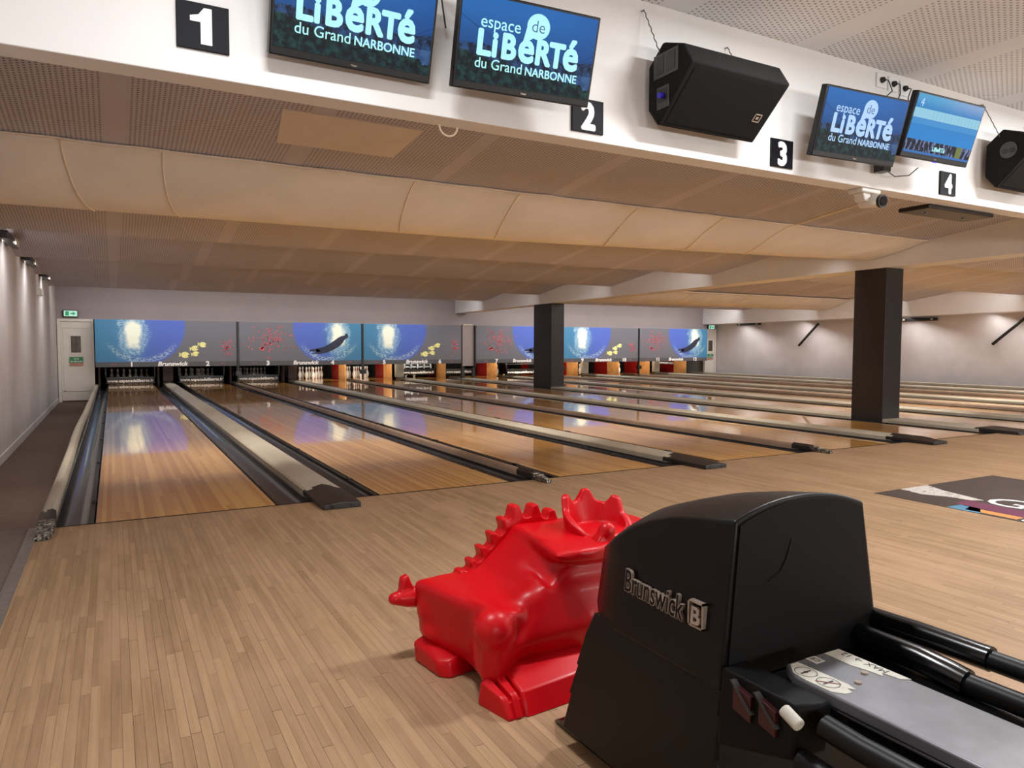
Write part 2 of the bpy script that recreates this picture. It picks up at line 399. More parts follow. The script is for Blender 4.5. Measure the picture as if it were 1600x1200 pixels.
# ------------------------------------------------------------ lanes, gutters, dividers
LX = [0, 1.806, 3.362, 5.168, 6.724, 8.53]
LX += [x + 10.53 for x in LX]
LW = 1.066
def gutter_section(x0, x1):
    """x0 lane side or cap side, left to right"""
    r = (x1 - x0) / 2 - 0.012; c = (x0 + x1) / 2
    P = [(x0, -0.004), (x0 + 0.012, -0.004)]
    for k in range(0, 13):
        a = math.pi * (1 - k / 12); P.append((c + r * math.cos(a), -0.012 - 0.085 * math.sin(a)))
    P += [(x1 - 0.012, -0.004), (x1, -0.004), (x1, -0.13), (x0, -0.13)]
    return P
def lane(i):
    x = LX[i]
    place = {0: 'leftmost, next to the walkway', 5: 'just left of the black columns', 6: 'just right of the black columns', 11: 'last one before the right wall'}.get(i, 'counted from the left wall')
    t = thing('bowling_lane', (x + LW / 2, 0, -0.13), f'glossy wooden bowling lane {i+1}, {place}', 'bowling lane', 'bowling lanes')
    MB().box(x, x + LW, 0.008, 19.74, -0.10, 0).build('lane_surface', M_lane, t, smooth=0, bevel=0.002)
    wide_r = (i % 2 == 0)
    gl = 0.225 if i == 0 else (0.212 if i % 2 == 0 else 0.235)
    gr = 0.235 if wide_r else 0.215
    if i in (5,): gr = 0.235
    elif not wide_r: gr = 0.212
    for a, b in ((x - gl, x), (x + LW, x + LW + gr)):
        MB().prism(gutter_section(a, b), 'y', 0.006, 17.04).build('gutter', M_gutter, t)
    # black bumper rails that sit along the lane edge
    for a, b in ((x - 0.042, x - 0.004), (x + LW + 0.004, x + LW + 0.026)):
        rb = MB()
        rb.box(a, b, 0.02, 17.0, -0.03, -0.004)
        for q in range(9): rb.box(a + 0.004, b - 0.004, 0.7 + q * 1.9, 0.78 + q * 1.9, -0.004, 0.008)
        rb.build('bumper_rail', M_black, t, smooth=0)
    return t
for i in range(12): lane(i)

def divider(kind, xc, label, wid=None):
    t = thing('lane_divider', (xc, 0.0, -0.13), label, 'lane divider', 'dividers between the lanes')
    if kind == 'wide':
        hw = 0.130
        prof = [(xc - hw, -0.13), (xc - hw, 0.035), (xc - hw + 0.015, 0.046), (xc, 0.066), (xc + hw - 0.015, 0.046), (xc + hw, 0.035), (xc + hw, -0.13)]
        MB().prism(prof, 'y', 0.2, 17.04).build('capping', M_cap, t, smooth=20)
        e = MB()
        top = [(xc - hw - 0.004, 0.036), (xc, 0.070), (xc + hw + 0.004, 0.036)]
        r0 = [(xc - hw - 0.004, 0.26, 0.0), (xc + hw + 0.004, 0.26, 0.0), (xc + hw + 0.004, 0.26, 0.038), (xc, 0.26, 0.072), (xc - hw - 0.004, 0.26, 0.038)]
        r1 = [(p[0] * 1, -0.1, p[2]) for p in r0]
        r2_ = [(xc + (p[0] - xc) * 0.99, -0.16, p[2] * 0.96) for p in r0]
        r3 = [(xc + (p[0] - xc) * 0.94, -0.31, p[2] * (0.9 if p[2] < 0.05 else 0.62)) for p in r0]
        e.loft([r0, r1, r2_, r3]); eb = e.build('end_block', M_endb, t, bevel=0.006)
        for s in (-0.07, 0.07): MB().cyl((xc + s, -0.306, 0.018), (xc + s, -0.314, 0.018), 0.013).build('socket_hole', M_lens, eb)
    else:
        hw = wid or 0.03
        prof = [(xc - hw, -0.13), (xc - hw, 0.03), (xc - hw * 0.6, 0.05), (xc, 0.056), (xc + hw * 0.6, 0.05), (xc + hw, 0.03), (xc + hw, -0.13)]
        MB().prism(prof, 'y', 0.22, 17.0).build('rail', M_rail if hw < 0.05 else M_cap, t, smooth=50)
        MB().prism([(xc - hw * 1.1, 0.0), (xc - hw * 1.1, 0.045), (xc, 0.066), (xc + hw * 1.1, 0.045), (xc + hw * 1.1, 0.0)], 'y', 0.02, 0.27).build('end_sleeve', M_endb, t, bevel=0.004)
        tp = MB()   # crumpled reflective tape on the tip
        rr = random.Random(int(xc * 100))
        for k in range(5):
            y = 0.02 - k * 0.045
            s = hw * (1.1 - 0.1 * k)
            tp.hull([(xc + a * s + rr.uniform(-.006, .006), y + b * 0.04, c * (0.05 - 0.006 * k) + rr.uniform(0, 0.008)) for a in (-1, 1) for b in (-1, 0.4) for c in (0, 1)])
        tp.build('worn_tape', M_tape, t, smooth=0)
    return t
g = NG('worn_tape'); v, _, _, _ = g.pos(); n_ = g.noise(v, 55, 4, 0.7)
g.set(Base_Color=g.ramp(n_, 0.45, 0.56, sr(26, 24, 24), sr(190, 186, 176)), Roughness=0.35, Metallic=g.step(n_, 0.45, 0.56))
M_tape = g.m
for i in range(11):
    xr = LX[i] + LW; xl = LX[i + 1]
    if i == 5:
        t = thing('lane_divider', (10.06, 0.0, -0.13), 'broad divider strip in which the black columns stand', 'lane divider', 'dividers between the lanes')
        for a, b in ((0.2, 1.54), (2.05, 10.62), (11.5, 17)):
            MB().box(xr + 0.24, xl - 0.24, a, b, -0.13, 0.04).build('capping', M_cap, t, bevel=0.01)
        MB().hull([(xr + 0.24, 0.25, 0), (xl - 0.24, 0.25, 0), (xr + 0.24, 0.25, 0.05), (xl - 0.24, 0.25, 0.05), (xr + 0.27, -0.28, 0), (xl - 0.27, -0.28, 0), (xr + 0.27, -0.24, 0.04), (xl - 0.27, -0.24, 0.04)]).build('end_block', M_endb, t, bevel=0.006)
    elif i % 2 == 0:
        divider('wide', (xr + xl) / 2, f'wide beige divider with black end block between lanes {i+1} and {i+2}')
    else:
        divider('thin', (xr + xl) / 2, f'thin rounded divider rail with taped tip between lanes {i+1} and {i+2}')
# outermost left capping, slightly bowed, with its taped tip
t = thing('lane_divider', (-0.25, 0, -0.38), 'cream capping rail along the outer left gutter of lane 1', 'lane divider', 'dividers between the lanes')
path = [(0.25, -0.262), (1.8, -0.265), (3.4, -0.272), (4.6, -0.285), (5.7, -0.29), (8, -0.275), (12, -0.27), (17, -0.27)]
MB().loft([[(x - 0.04, y, -0.38), (x - 0.042, y, 0.03), (x - 0.02, y, 0.052), (x + 0.02, y, 0.052), (x + 0.036, y, 0.03), (x + 0.036, y, -0.15)] for y, x in path]).build('capping', M_cap, t, smooth=50)
MB().loft([[(-0.262 + s * a, y, z0), (-0.262 + s * a, y, z1), (-0.262 - s * 0.5 * -a, y, z1 + 0.014), (-0.262 - s * a, y, z1), (-0.262 - s * a, y, z0)] for y, s, a, z0, z1 in ((0.30, 0.04, 1, 0, 0.045), (0.0, 0.04, 1, 0, 0.04))]).build('end_sleeve', M_endb, t)
tp = MB()
for k in range(6):
    y = -0.02 - k * 0.05; s = 0.046 - 0.002 * k
    tp.hull([(-0.25 + a * s + random.uniform(-.008, .008), y + b * 0.045, c * (0.052 - 0.005 * k) + random.uniform(0, 0.008)) for a in (-1, 1) for b in (-1, 0.4) for c in (0, 1)])
tp.build('worn_tape', M_tape, t, smooth=0)
t = thing('lane_divider', (20.42, 0, -0.13), 'outermost right divider rail between lane 12 and the wall', 'lane divider', 'dividers between the lanes')
MB().box(20.36, 20.5, 0.2, 17, -0.13, 0.06).build('capping', M_cap, t, bevel=0.012)
struct(MB().box(20.5, X1, 0.0, YB, -0.16, 0.02).build('floor', M_bpaint, smooth=0), 'dark strip of floor along the right wall')

# ------------------------------------------------------------ masking units over the pins
def mask_material(even):
    name = 'mask_art_even' if even else 'mask_art_odd'
    if name in MATS: return MATS[name]
    g = NG(name); v, x, y, z = g.pos(True)      # x from the panel centre in metres, z from its bottom edge
    cx, gx = (0.75, 1.02) if even else (-0.62, -0.83)
    dx = g.math('SUBTRACT', x, cx); dz = g.math('SUBTRACT', z, 1.06)
    d = g.math('SQRT', g.math('ADD', g.math('MULTIPLY', dx, dx), g.math('MULTIPLY', dz, dz)))
    wob = g.noise(v, 3.2, 4, 0.6)
    inside = g.math('SUBTRACT', 1.0, g.step(d, 0.97, 1.06))
    side = g.step(x, 0.9, 1.2) if even else g.math('SUBTRACT', 1.0, g.step(x, -1.0, -0.75))
    inside = g.math('MAXIMUM', inside, side)
    hue = g.step(x, 0.3, 1.45) if even else g.math('SUBTRACT', 1.0, g.step(x, -1.45, -0.15))
    water = g.mix(hue, sr(78, 104, 194), sr(62, 126, 168))
    gxx = g.math('SUBTRACT', x, gx); gz = g.math('SUBTRACT', z, 0.86)
    gd = g.math('SQRT', g.math('ADD', g.math('MULTIPLY', g.math('MULTIPLY', gxx, gxx), 2.6), g.math('MULTIPLY', g.math('MULTIPLY', gz, gz), 0.9)))
    gd = g.math('ADD', gd, g.math('MULTIPLY', g.math('SUBTRACT', wob, 0.5), 0.62))
    water = g.mix(g.math('MULTIPLY', g.math('SUBTRACT', 1.0, g.step(gd, 0.2, 0.75)), 0.55), water, sr(120, 190, 225))
    water = g.mix(g.math('SUBTRACT', 1.0, g.step(gd, 0.20, 0.46)), water, sr(246, 254, 238))
    # caustic ripples in a ring round the bright patch
    vo = g.new('ShaderNodeTexVoronoi', feature='DISTANCE_TO_EDGE'); g.l.new(g.comb(g.math('MULTIPLY', x, 10.0), z, g.math('MULTIPLY', z, 22.0)), vo.inputs['Vector']); vo.inputs['Scale'].default_value = 1.0
    rip = g.math('SUBTRACT', 1.0, g.step(vo.outputs[0], 0.0, 0.16))
    ring = g.math('MULTIPLY', g.math('SUBTRACT', 1.0, g.step(g.math('ABSOLUTE', g.math('SUBTRACT', gd, 0.50)), 0.03, 0.13)), 0.55)
    low = g.math('MULTIPLY', g.math('SUBTRACT', 1.0, g.step(g.math('ABSOLUTE', g.math('SUBTRACT', d, 0.9)), 0.02, 0.10)), g.math('SUBTRACT', 1.0, g.step(z, 0.3, 0.7)))
    water = g.mix(g.math('MULTIPLY', rip, g.math('MAXIMUM', ring, g.math('MULTIPLY', low, 0.7))), water, sr(200, 226, 226))
    c = g.mix(inside, sr(106, 108, 118), water)
    c = g.mix(g.math('LESS_THAN', z, 0.125), c, sr(82, 83, 90))
    g.set(Base_Color=c, Roughness=0.5)
    MATS[name] = g.m; return g.m

def fish_poly(mb, x, z, s, y, flip=1, ang=0.0):
    P = []
    for k in range(14):
        a = 2 * math.pi * k / 14; P.append((math.cos(a), 0.78 * math.sin(a)))
    ca, sa = math.cos(ang), math.sin(ang)
    f = lambda p: (x + s * flip * (p[0] * ca - p[1] * sa), y, z + s * (p[0] * sa + p[1] * ca))
    mb.face([f(p) for p in P]); mb.face([f((-0.85, 0.2)), f((-1.45, 0.6)), f((-1.3, 0)), f((-1.45, -0.6)), f((-0.85, -0.2))])
MASKX = [(-0.27, 3.08), (3.14, 6.56), (6.63, 9.80), (10.30, 13.56), (13.62, 16.86), (16.92, 20.22)]
MY = 15.94
for i, (xa, xb) in enumerate(MASKX):
    even = i % 2 == 1; zb, zt = 0.515, 1.72; wid = xb - xa; xm = (xa + xb) / 2
    t = thing('masking_panel', (xm, MY, zb), f'underwater picture mask over lanes {2*i+1} and {2*i+2} with ' + ('a diver and red fish' if even else 'yellow fish and a bright light'), 'mask panel', 'printed masks above the pins')
    MB().box(xa, xb, MY, MY + 0.04, zb, zt).build('printed_panel', mask_material(even), t, smooth=0)
    yf = MY - 0.004
    for j in (0, 1):
        put_text('number', str(2 * i + 1 + j), 0.165, M_txt, t, (LX[2 * i + j] + LW / 2, MY - 0.003, zb + 0.012), bold=0.05, sx=1.15)
    put_text('lettering', 'Brunswick', 0.15, M_txt, t, (xm + 0.08, MY - 0.003, zb + 0.022), bold=0.045, shear=0.2, sx=1.12)
    fx = lambda u: xa + u * wid
    fz = lambda v: zt - v * (zt - zb)
    if not even:
        mb = MB()
        for u, v, s in ((.615, .75, .105), (.686, .604, .092), (.692, .725, .085), (.745, .527, .092)): fish_poly(mb, fx(u), fz(v), s, yf, 1, random.uniform(-.2, .2))
        mb.build('yellow_fish_print', M_yfish, t, smooth=0, recalc=False)
        eyes = MB()
        for u, v in ((.640, .765), (.706, .60), (.712, .735), (.768, .535)): eyes.disc((fx(u), yf - 0.002, fz(v)), (1, 0, 0), (0, 0, 1), 0.018, n=10)
        eyes.build('fish_eye_print', M_ink, t, smooth=0, recalc=False)
        spots = [(random.gauss(.925, .022), random.gauss(.57, .10), random.uniform(.010, .022)) for _ in range(46)]
    else:
        spots = [(random.gauss(.24, .085), random.gauss(.40, .17), random.uniform(.009, .024)) for _ in range(150)]
        spots += [(.18, .62, .06), (.165, .6, .045)]
        dv = [(.862, .25), (.882, .27), (.884, .33), (.868, .37), (.852, .40), (.835, .48), (.80, .57), (.75, .65), (.70, .705), (.64, .735), (.575, .725), (.61, .695), (.655, .675), (.60, .672), (.545, .685), (.565, .635), (.615, .61), (.67, .575), (.72, .505), (.765, .42), (.79, .365), (.82, .315), (.85, .30)]
        db = MB().face([(fx(u), yf - 0.002, fz(v)) for u, v in dv]); bmesh.ops.triangulate(db.b, faces=db.b.faces[:])
        db.build('diver_print', M_diver, t, smooth=0, recalc=False)
    spots += [(.11, .945, .016), (.13, .95, .014), (.885, .945, .018), (.905, .94, .014)]
    mb = MB()
    for u, v, s in spots:
        if 0.02 < u < 0.98 and 0.03 < v < 0.97: fish_poly(mb, fx(u), fz(v), s, yf - 0.001, random.choice((-1, 1)), random.uniform(-.9, .9))
    mb.build('red_fish_print', M_rfish, t, smooth=0, recalc=False)['kind'] = 'stuff'
# posts between the masks
for x, w_ in ((3.11, .05), (6.595, .05), (13.59, .05), (16.89, .05)):
    t = thing('mask_post', (x, MY, 0.0), {3.11: 'slim black post between the masks of lanes 2 and 3', 6.595: 'slim black post between the masks of lanes 4 and 5', 13.59: 'slim black post between the masks of lanes 8 and 9', 16.89: 'slim black post between the masks of lanes 10 and 11'}[x], 'post', 'black posts between the masks')
    MB().box(x - w_ / 2, x + w_ / 2, MY - 0.03, MY + 0.05, 0.0575, 1.715).build('upright', M_black, t, bevel=0.004)
    MB().box(x - 0.075, x + 0.075, MY - 0.09, MY + 0.05, 0.24, 0.37).build('sensor_box', M_black, t, bevel=0.006)
t = thing('partition_panel', (10.06, 16.0, 0.04), 'pale grey panel on black feet between the masks of lanes 6 and 7', 'panel')
MB().box(9.86, 10.26, 15.97, 16.05, 0.43, 1.72).build('panel', M_wallB, t, bevel=0.004)
for x in (9.88, 10.26): MB().hull([(x - .03, 15.98, .43), (x + .04, 15.98, .43), (x - .06, 15.96, .04), (x + .05, 15.96, .04), (x - .06, 16.06, .04), (x + .05, 16.06, .04), (x - .03, 16.06, .43), (x + .04, 16.06, .43)]).build('foot', M_black, t)
MB().box(10.255, 10.30, 15.9, 16.05, .4, 1.72).build('edge_post', M_black, t)
MB().box(9.88, 10.2, 15.95, 16.08, 1.72, 1.76).build('top_cap', M_cap, t)

# ------------------------------------------------------------ pits: curtains, side walls, sweeps, pins
for i in range(12):
    x = LX[i]
    tag(MB().box(x - 0.2, x + LW + 0.2, 19.75, 19.8, 0.0, 1.2).build('pit_curtain', M_curt, smooth=0), f'black pit curtain at the end of lane {i+1}', 'curtain', 'pit curtains')
def kick(x, lit, label):
    t = thing('kickback_wall', (x, 17.25, -0.1), label, 'pit side wall', 'side walls of the pin pits')
    MB().box(x, x + 0.05, 17.25, 17.95, -0.1, 0.62).build('side_board', M_kwood if lit else M_kbrown, t, bevel=0.004)  # unlit pits get a darker brown board, their shade put into the colour
    MB().box(x, x + 0.05, 17.95, 18.8, -0.1, 0.62).build('red_section' if lit else 'unlit_section', M_kred if lit else M_curt, t)  # red middle length; black in unlit pits, where shade is painted in
    MB().box(x, x + 0.05, 18.8, 19.7, -0.1, 0.62).build('rear_board', M_curt, t)  # rear length coloured black for the shade deep in the pit
for i in range(12):
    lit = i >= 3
    off = 0.12 if i % 2 == 0 else 0.19
    kick(LX[i] + LW + off, lit, f'{"orange and red" if lit else "dark"} side wall on the right of the pins of lane {i+1}')
    if i == 0: kick(LX[i] - 0.24, lit, f'{"orange and red" if lit else "dark"} side wall on the left of the pins of lane {i+1}')
for i in (0, 2, 4, 8, 10):
    x = (LX[i] + LW + LX[i + 1]) / 2
    o = MB().box(x - 0.13, x + 0.13, 17.05, 17.2, 0.07, 0.62).build('pit_front_board', M_kbrown if i < 4 else M_cap, bevel=0.005)
    tag(o, f'{"dark brown" if i < 4 else "pale"} front board between the pits of lanes {i+1} and {i+2}', 'board', 'boards between the pits')

def sweep(i, y, z, label, machine=False):
    x = LX[i]; xc = x + LW / 2
    t = thing('sweep_bar', (xc, y, z), label, 'sweep bar', 'pin sweep bars')
    MB().box(xc - 0.62, xc + 0.62, y, y + 0.05, z + 0.01, z + 0.20).build('board', M_black, t, bevel=0.006)
    put_text('lettering', 'www.espacedeliberte.fr', 0.118, M_txt, t, (xc, y - 0.002, z + 0.055), bold=0.012, sx=1.0)
    for s in (-0.60, 0.60): MB().box(xc + s - 0.02, xc + s + 0.02, y, y + 0.5, z + 0.02, z + 0.5).build('arm', M_black, t, bevel=0.006)
    if machine:
        for q in range(2): MB().box(xc - 0.60 + 0.07 * q, xc + 0.50, y + 0.06, y + 0.12, z + 0.24 + 0.11 * q, z + 0.31 + 0.11 * q).build('crossbar', M_mach, t, bevel=0.012)
        for q in range(5): MB().cyl((xc - 0.5 + 0.24 * q, y + 0.04, z + 0.22), (xc - 0.45 + 0.22 * q, y + 0.04, z + 0.46), 0.035).build('spotting_cup', M_mach, t)
sweep(0, 17.5, 0.0, 'black sweep board with web address lowered before the pins of lane 1')
sweep(1, 17.5, 0.0, 'black sweep board with web address lowered before the pins of lane 2')
sweep(2, 17.5, 0.0, 'black sweep board with web address lowered before the pins of lane 3')
sweep(5, 17.75, 0.09, 'sweep board raised with shiny pin setting machinery over lane 6', True)
sweep(6, 18.7, 0.05, 'sweep board pushed back into the pit of lane 7')
sweep(7, 17.5, 0.05, 'sweep board of lane 8, half hidden behind the far black column')
t = thing('sweep_bar', (19.5, 17.6, 0.3), 'empty white and black sweep bar lifted above lane 12', 'sweep bar', 'pin sweep bars')
MB().hull([(18.95, 17.6, .40), (20.0, 17.6, .34), (18.95, 17.6, .46), (20.0, 17.6, .42), (18.95, 17.7, .40), (20.0, 17.7, .34), (18.95, 17.7, .46), (20.0, 17.7, .42)]).build('board', M_mach, t, bevel=0.01)
MB().box(18.9, 18.95, 17.6, 18.2, .30, .46).build('arm', M_black, t)
t = thing('sweep_bar', (12.9, 17.3, 0.4), 'white edged bar under the mask across the pit of lane 8', 'sweep bar', 'pin sweep bars')
MB().box(11.9, 13.5, 16.9, 16.96, .43, .455).build('bar', M_mach, t, bevel=0.004)

PINP = [(.0302, 0), (.036, .015), (.0565, .075), (.0605, .114), (.055, .16), (.036, .215), (.0235, .254), (.0235, .27), (.031, .322), (.0322, .343), (.028, .366), (.016, .379), (.004, .381)]
def make_pin():
    mb = MB().lathe(PINP, seg=14)
    me = bpy.data.meshes.new('bowling_pin'); bmesh.ops.recalc_face_normals(mb.b, faces=mb.b.faces); mb.b.to_mesh(me); mb.b.free()
    me.materials.append(M_pin)
    o = link('bowling_pin', me, None, None, 60, local=True)
    st = MB()
    for z, r in ((.238, .0290), (.283, .0268)): st.lathe([(r - .003, z - .007), (r, z - .006), (r, z + .006), (r - .003, z + .007)], seg=14)
    st.build('neck_stripe', M_pinred, o, smooth=60, local=True)
    return o
PINPOS = {}
k = 1
for row in range(4):
    for c in range(row + 1):
        PINPOS[k] = ((c - row / 2) * 0.3048, 18.29 + row * 0.264); k += 1
pin0 = make_pin(); used = False
WORD = ['one', 'two', 'three', 'four', 'five', 'six', 'seven', 'eight', 'nine', 'ten', 'eleven', 'twelve']
def place_pin(i, n, label, group):
    global used
    if not used: o = pin0; used = True
    else:
        o = pin0.copy(); COL.objects.link(o)
        for ch in pin0.children:
            c = ch.copy(); COL.objects.link(c); c.parent = o
    px, py = PINPOS[n]
    o.location = (LX[i] + LW / 2 + px, py, 0.0005)
    tag(o, label, 'bowling pin', group)
for i in (3, 4):
    for n in range(1, 11): place_pin(i, n, f'white bowling pin in the brightly lit full rack of lane {WORD[i]}', f'full rack of lane {WORD[i]}')
for i in (0, 1, 2):
    for n in range(1, 11): place_pin(i, n, f'unlit bowling pin behind the lowered sweep board of lane {WORD[i]}', f'unlit rack of lane {WORD[i]}')
NAMES = {1: 'head position', 2: 'left of the second row', 4: 'third row', 5: 'middle of the third row', 8: 'back row'}
for i, ns in ((5, (2, 3)), (7, (8, 5)), (9, (4, 2)), (10, (4, 2, 1)), (11, (4, 2))):
    for n in ns: place_pin(i, n, f'white bowling pin left standing on lane {WORD[i]}, in the {NAMES.get(n, "right of the second row")}', f'left over pins of lane {WORD[i]}')

# ------------------------------------------------------------ end doors, exit signs, wall fittings
def door(idx, x0, x1, label):
    t = bpy.data.objects.new(f'door_{idx}', None); COL.objects.link(t); t.location = ((x0 + x1) / 2, YB, -0.36); struct(t, label)
    xm = (x0 + x1) / 2; y = YB
    f = MB().box(x0, x0 + 0.07, y - 0.03, y + 0.08, -0.38, 1.735).box(x1 - 0.07, x1, y - 0.03, y + 0.08, -0.38, 1.735).box(x0 + 0.07, x1 - 0.07, y - 0.03, y + 0.08, 1.665, 1.735)
    f.build('door_frame', M_door, t, bevel=0.005)
    MB().box(x0 + 0.07, x1 - 0.07, y, y + 0.04, -0.34, 1.665).build('door_leaf', M_door, t, bevel=0.004)
    mo = MB()
    a, b, c, d = x0 + 0.12, x1 - 0.12, -0.1, 1.5
    for q in ((a, b, d, d + 0.02), (a, b, c, c + 0.02), (a, a + 0.02, c, d), (b - 0.02, b, c, d)): mo.box(q[0], q[1], y - 0.012, y + 0.001, q[2], q[3])
    mo.build('moulding', M_door, t)
    MB().box(xm - 0.14, xm + 0.14, y - 0.014, y + 0.001, 0.84, 1.34).build('window_frame', M_door, t)
    MB().box(xm - 0.11, xm + 0.11, y - 0.018, y - 0.013, 0.88, 1.30).build('door_window', M_dglass, t)
    MB().box(xm - 0.006, xm + 0.006, y - 0.022, y - 0.017, 0.88, 1.30).build('glazing_bar', M_ink, t)
    MB().box(x0, x1, y - 0.01, y + 0.06, -0.40, -0.34).build('threshold', M_kbrown, t)
    s = thing('door_sign', (xm, y - 0.02, 0.55), 'small green two line notice fixed to the ' + ('left' if idx == 1 else 'right') + ' end door', 'sign')
    MB().box(xm - 0.15, xm + 0.15, y - 0.028, y - 0.022, 0.62, 0.77).build('plate', M_green, s)
    MB().box(xm - 0.15, xm + 0.15, y - 0.028, y - 0.022, 0.55, 0.60).build('lower_strip', plain('pale_orange', sr(190, 120, 96), 0.5), s)
    put_text('lettering', 'ISSUE', 0.05, M_txt, s, (xm, y - 0.029, 0.705), bold=0.01)
    put_text('lettering', 'DE SECOURS', 0.05, M_txt, s, (xm, y - 0.029, 0.635), bold=0.01, sx=0.9)
door(1, -1.10, -0.30, 'white panelled door at the far end of the left walkway')
door(2, 20.62, 21.2, 'white panelled door in the far right corner')
M_exitw = emis('exit_glow', sr(190, 240, 215), 0.9); M_exitg = emis('exit_green', sr(40, 150, 100), 0.9)
def exit_sign(x, y, z, label):
    t = thing('exit_sign', (x, y, z), label, 'exit sign')
    MB().box(x - 0.17, x + 0.17, y - 0.07, y, z, z + 0.17).build('housing', M_black, t, bevel=0.008)
    MB().box(x - 0.14, x + 0.15, y - 0.076, y - 0.069, z + 0.015, z + 0.155).build('lit_panel', M_exitw, t)
    a = MB().box(x - 0.11, x - 0.03, y - 0.08, y - 0.076, z + 0.03, z + 0.14)
    a.box(x + 0.0, x + 0.06, y - 0.08, y - 0.076, z + 0.07, z + 0.10); a.prism([(x + 0.05, z + 0.04), (x + 0.12, z + 0.085), (x + 0.05, z + 0.13)], 'y', y - 0.08, y - 0.076)
    a.build('arrow_symbol', M_exitg, t, smooth=0)
exit_sign(-0.80, YB, 1.78, 'glowing green exit sign above the left end door')
exit_sign(20.9, YB, 1.74, 'glowing green exit sign above the far right door')
for y0, y1, z, lab in ((15.3, 14.2, 1.91, 'short black lamp bar under the beam at the far end of the right wall'), (8.7, 7.6, 1.885, 'longer black lamp bar under the beam right of the near column')):
    t = thing('wall_lamp_bar', (21.15, (y0 + y1) / 2, z), lab, 'lamp bar'); MB().box(21.1, 21.2, y1, y0, z - 0.045, z + 0.045).build('housing', M_black, t, bevel=0.01)
    for yy in (y0 - 0.12, y1 + 0.12): MB().box(21.08, 21.1, yy - 0.03, yy + 0.03, z - 0.02, z + 0.02).build('clip', M_cap, t)
    MB().box(21.2, 21.26, (y0 + y1) / 2 - .1, (y0 + y1) / 2 + .1, z - .03, z + .03).build('bracket', M_black, t)
for (a, b, lab) in (((12.43, 1.10), (11.64, 1.85), 'slanting black lamp rod on the far part of the right wall'), ((6.04, 1.15), (5.25, 1.84), 'slanting black lamp rod on the nearer part of the right wall')):
    t = thing('wall_lamp_rod', (21.15, a[0], a[1]), lab, 'lamp rod')
    MB().cyl((21.13, a[0], a[1]), (21.13, b[0], b[1]), 0.04).build('tube', M_black, t)
    for q in (.08, .92): MB().cyl((21.13, a[0] + (b[0] - a[0]) * q, a[1] + (b[1] - a[1]) * q), (21.26, a[0] + (b[0] - a[0]) * q, a[1] + (b[1] - a[1]) * q), 0.022).build('bracket', M_cap, t)
for y0, y1, lab in ((5.9, 7.1, 'nearest black lamp bar at the top of the left wall'), (8.6, 9.9, 'middle black lamp bar at the top of the left wall'), (11.8, 13.0, 'farthest black lamp bar at the top of the left wall')):
    t = thing('wall_lamp_bar', (-1.05, (y0 + y1) / 2, 2.40), lab, 'lamp bar', 'lamp bars along the left wall')
    MB().box(-1.07, -0.99, y0, y1, 2.40, 2.50).build('housing', M_black, t, bevel=0.008)
    MB().box(-0.985, -0.97, y1 - 0.5, y1 - 0.15, 2.41, 2.49).build('cover', M_cap, t)
    for q in (0.15, 0.85): MB().box(-1.13, -1.06, y0 + (y1 - y0) * q - .03, y0 + (y1 - y0) * q + .03, 2.42, 2.48).build('bracket', M_black, t)
t = thing('emergency_lamp', (-1.08, 11.6, 2.02), 'small white emergency lamp high on the left wall', 'lamp')
MB().box(-1.13, -1.06, 11.35, 11.85, 2.02, 2.16).build('housing', M_cctv, t, bevel=0.012); MB().box(-1.06, -1.045, 11.4, 11.8, 2.03, 2.12).build('cover', M_signw, t, bevel=0.006)

# ------------------------------------------------------------ cloth swags and panel under the first baffles
def swag(x0, x1, ya, za, yb, zfun, seams, label, nx=150, yback=0.22):
    t = thing('ceiling_cloth', ((x0 + x1) / 2, yb, 2.2), label, 'ceiling cloth')
    rings = []
    ns = 16
    def pt(x, s):
        zb = zfun(x)
        y = ya + (yb - ya) * s
        bul = math.sin(s * math.pi * 0.5)
        z = za + (zb - za) * (bul ** 1.15)
        d = min([abs(x - q) for q in seams] or [9])
        z += 0.018 * math.exp(-(d / 0.10) ** 2) * math.sin(math.pi * s)
        z += 0.006 * math.sin(x * 5.1 + s * 3) * math.sin(math.pi * s) + 0.004 * math.sin(x * 13 + s * 9) * math.sin(math.pi * s) ** 2
        return (x, y, z)
    for q in range(nx + 1):
        x = x0 + (x1 - x0) * q / nx
        row = [pt(x, k / ns) for k in range(ns + 1)]
        zb = zfun(x)
        row += [(x, yb + 0.06, zb + 0.012), (x, yb + 0.12, zb + 0.06), (x, yb + yback, 2.45)]
        rings.append(row)
    cl = MB().loft(rings, caps=False, closed=False).build('cloth', M_cloth, t, smooth=180)
    md = cl.modifiers.new('thickness', 'SOLIDIFY'); md.thickness = 0.004
    for q in seams:
        MB().tube([(lambda p: (p[0], p[1] - 0.002, p[2] - 0.004))(pt(q + 0.18 * (k / 14) ** 2, k / 14)) for k in range(15)], 0.006, 6).build('seam', M_seam, t, smooth=60)
    MB().tube([(x0 + (x1 - x0) * k / 60, ya - 0.004 + 0.006 * math.sin(k * 2.3), za - 0.006 + 0.004 * math.sin(k * 1.7)) for k in range(61)], 0.008, 6).build('hem', M_seam, t, smooth=60)
def zf(x):
    P = [(-1.2, 2.175), (3.8, 2.205), (7.9, 2.295), (9.9, 2.345)]
    for (a, b), (c, d) in zip(P, P[1:]):
        if x <= c: return b + (d - b) * (x - a) / (c - a)
    return P[-1][1]
swag(X0 + 0.01, 9.83, 0.93, 2.518, 1.84, zf, [-0.17, 0.474, 2.45, 3.5, 7.15, 4.9, 6.1], 'long cream cloth hung under the nearest ceiling baffle left of the beam', yback=0.13)
swag(10.27, 20.49, 9.9, 2.545, 11.05, lambda x: 2.25, [12.2, 14.0, 16.2, 18.5], 'cream cloth hung under a far baffle in the right bay', nx=80, yback=0.14)
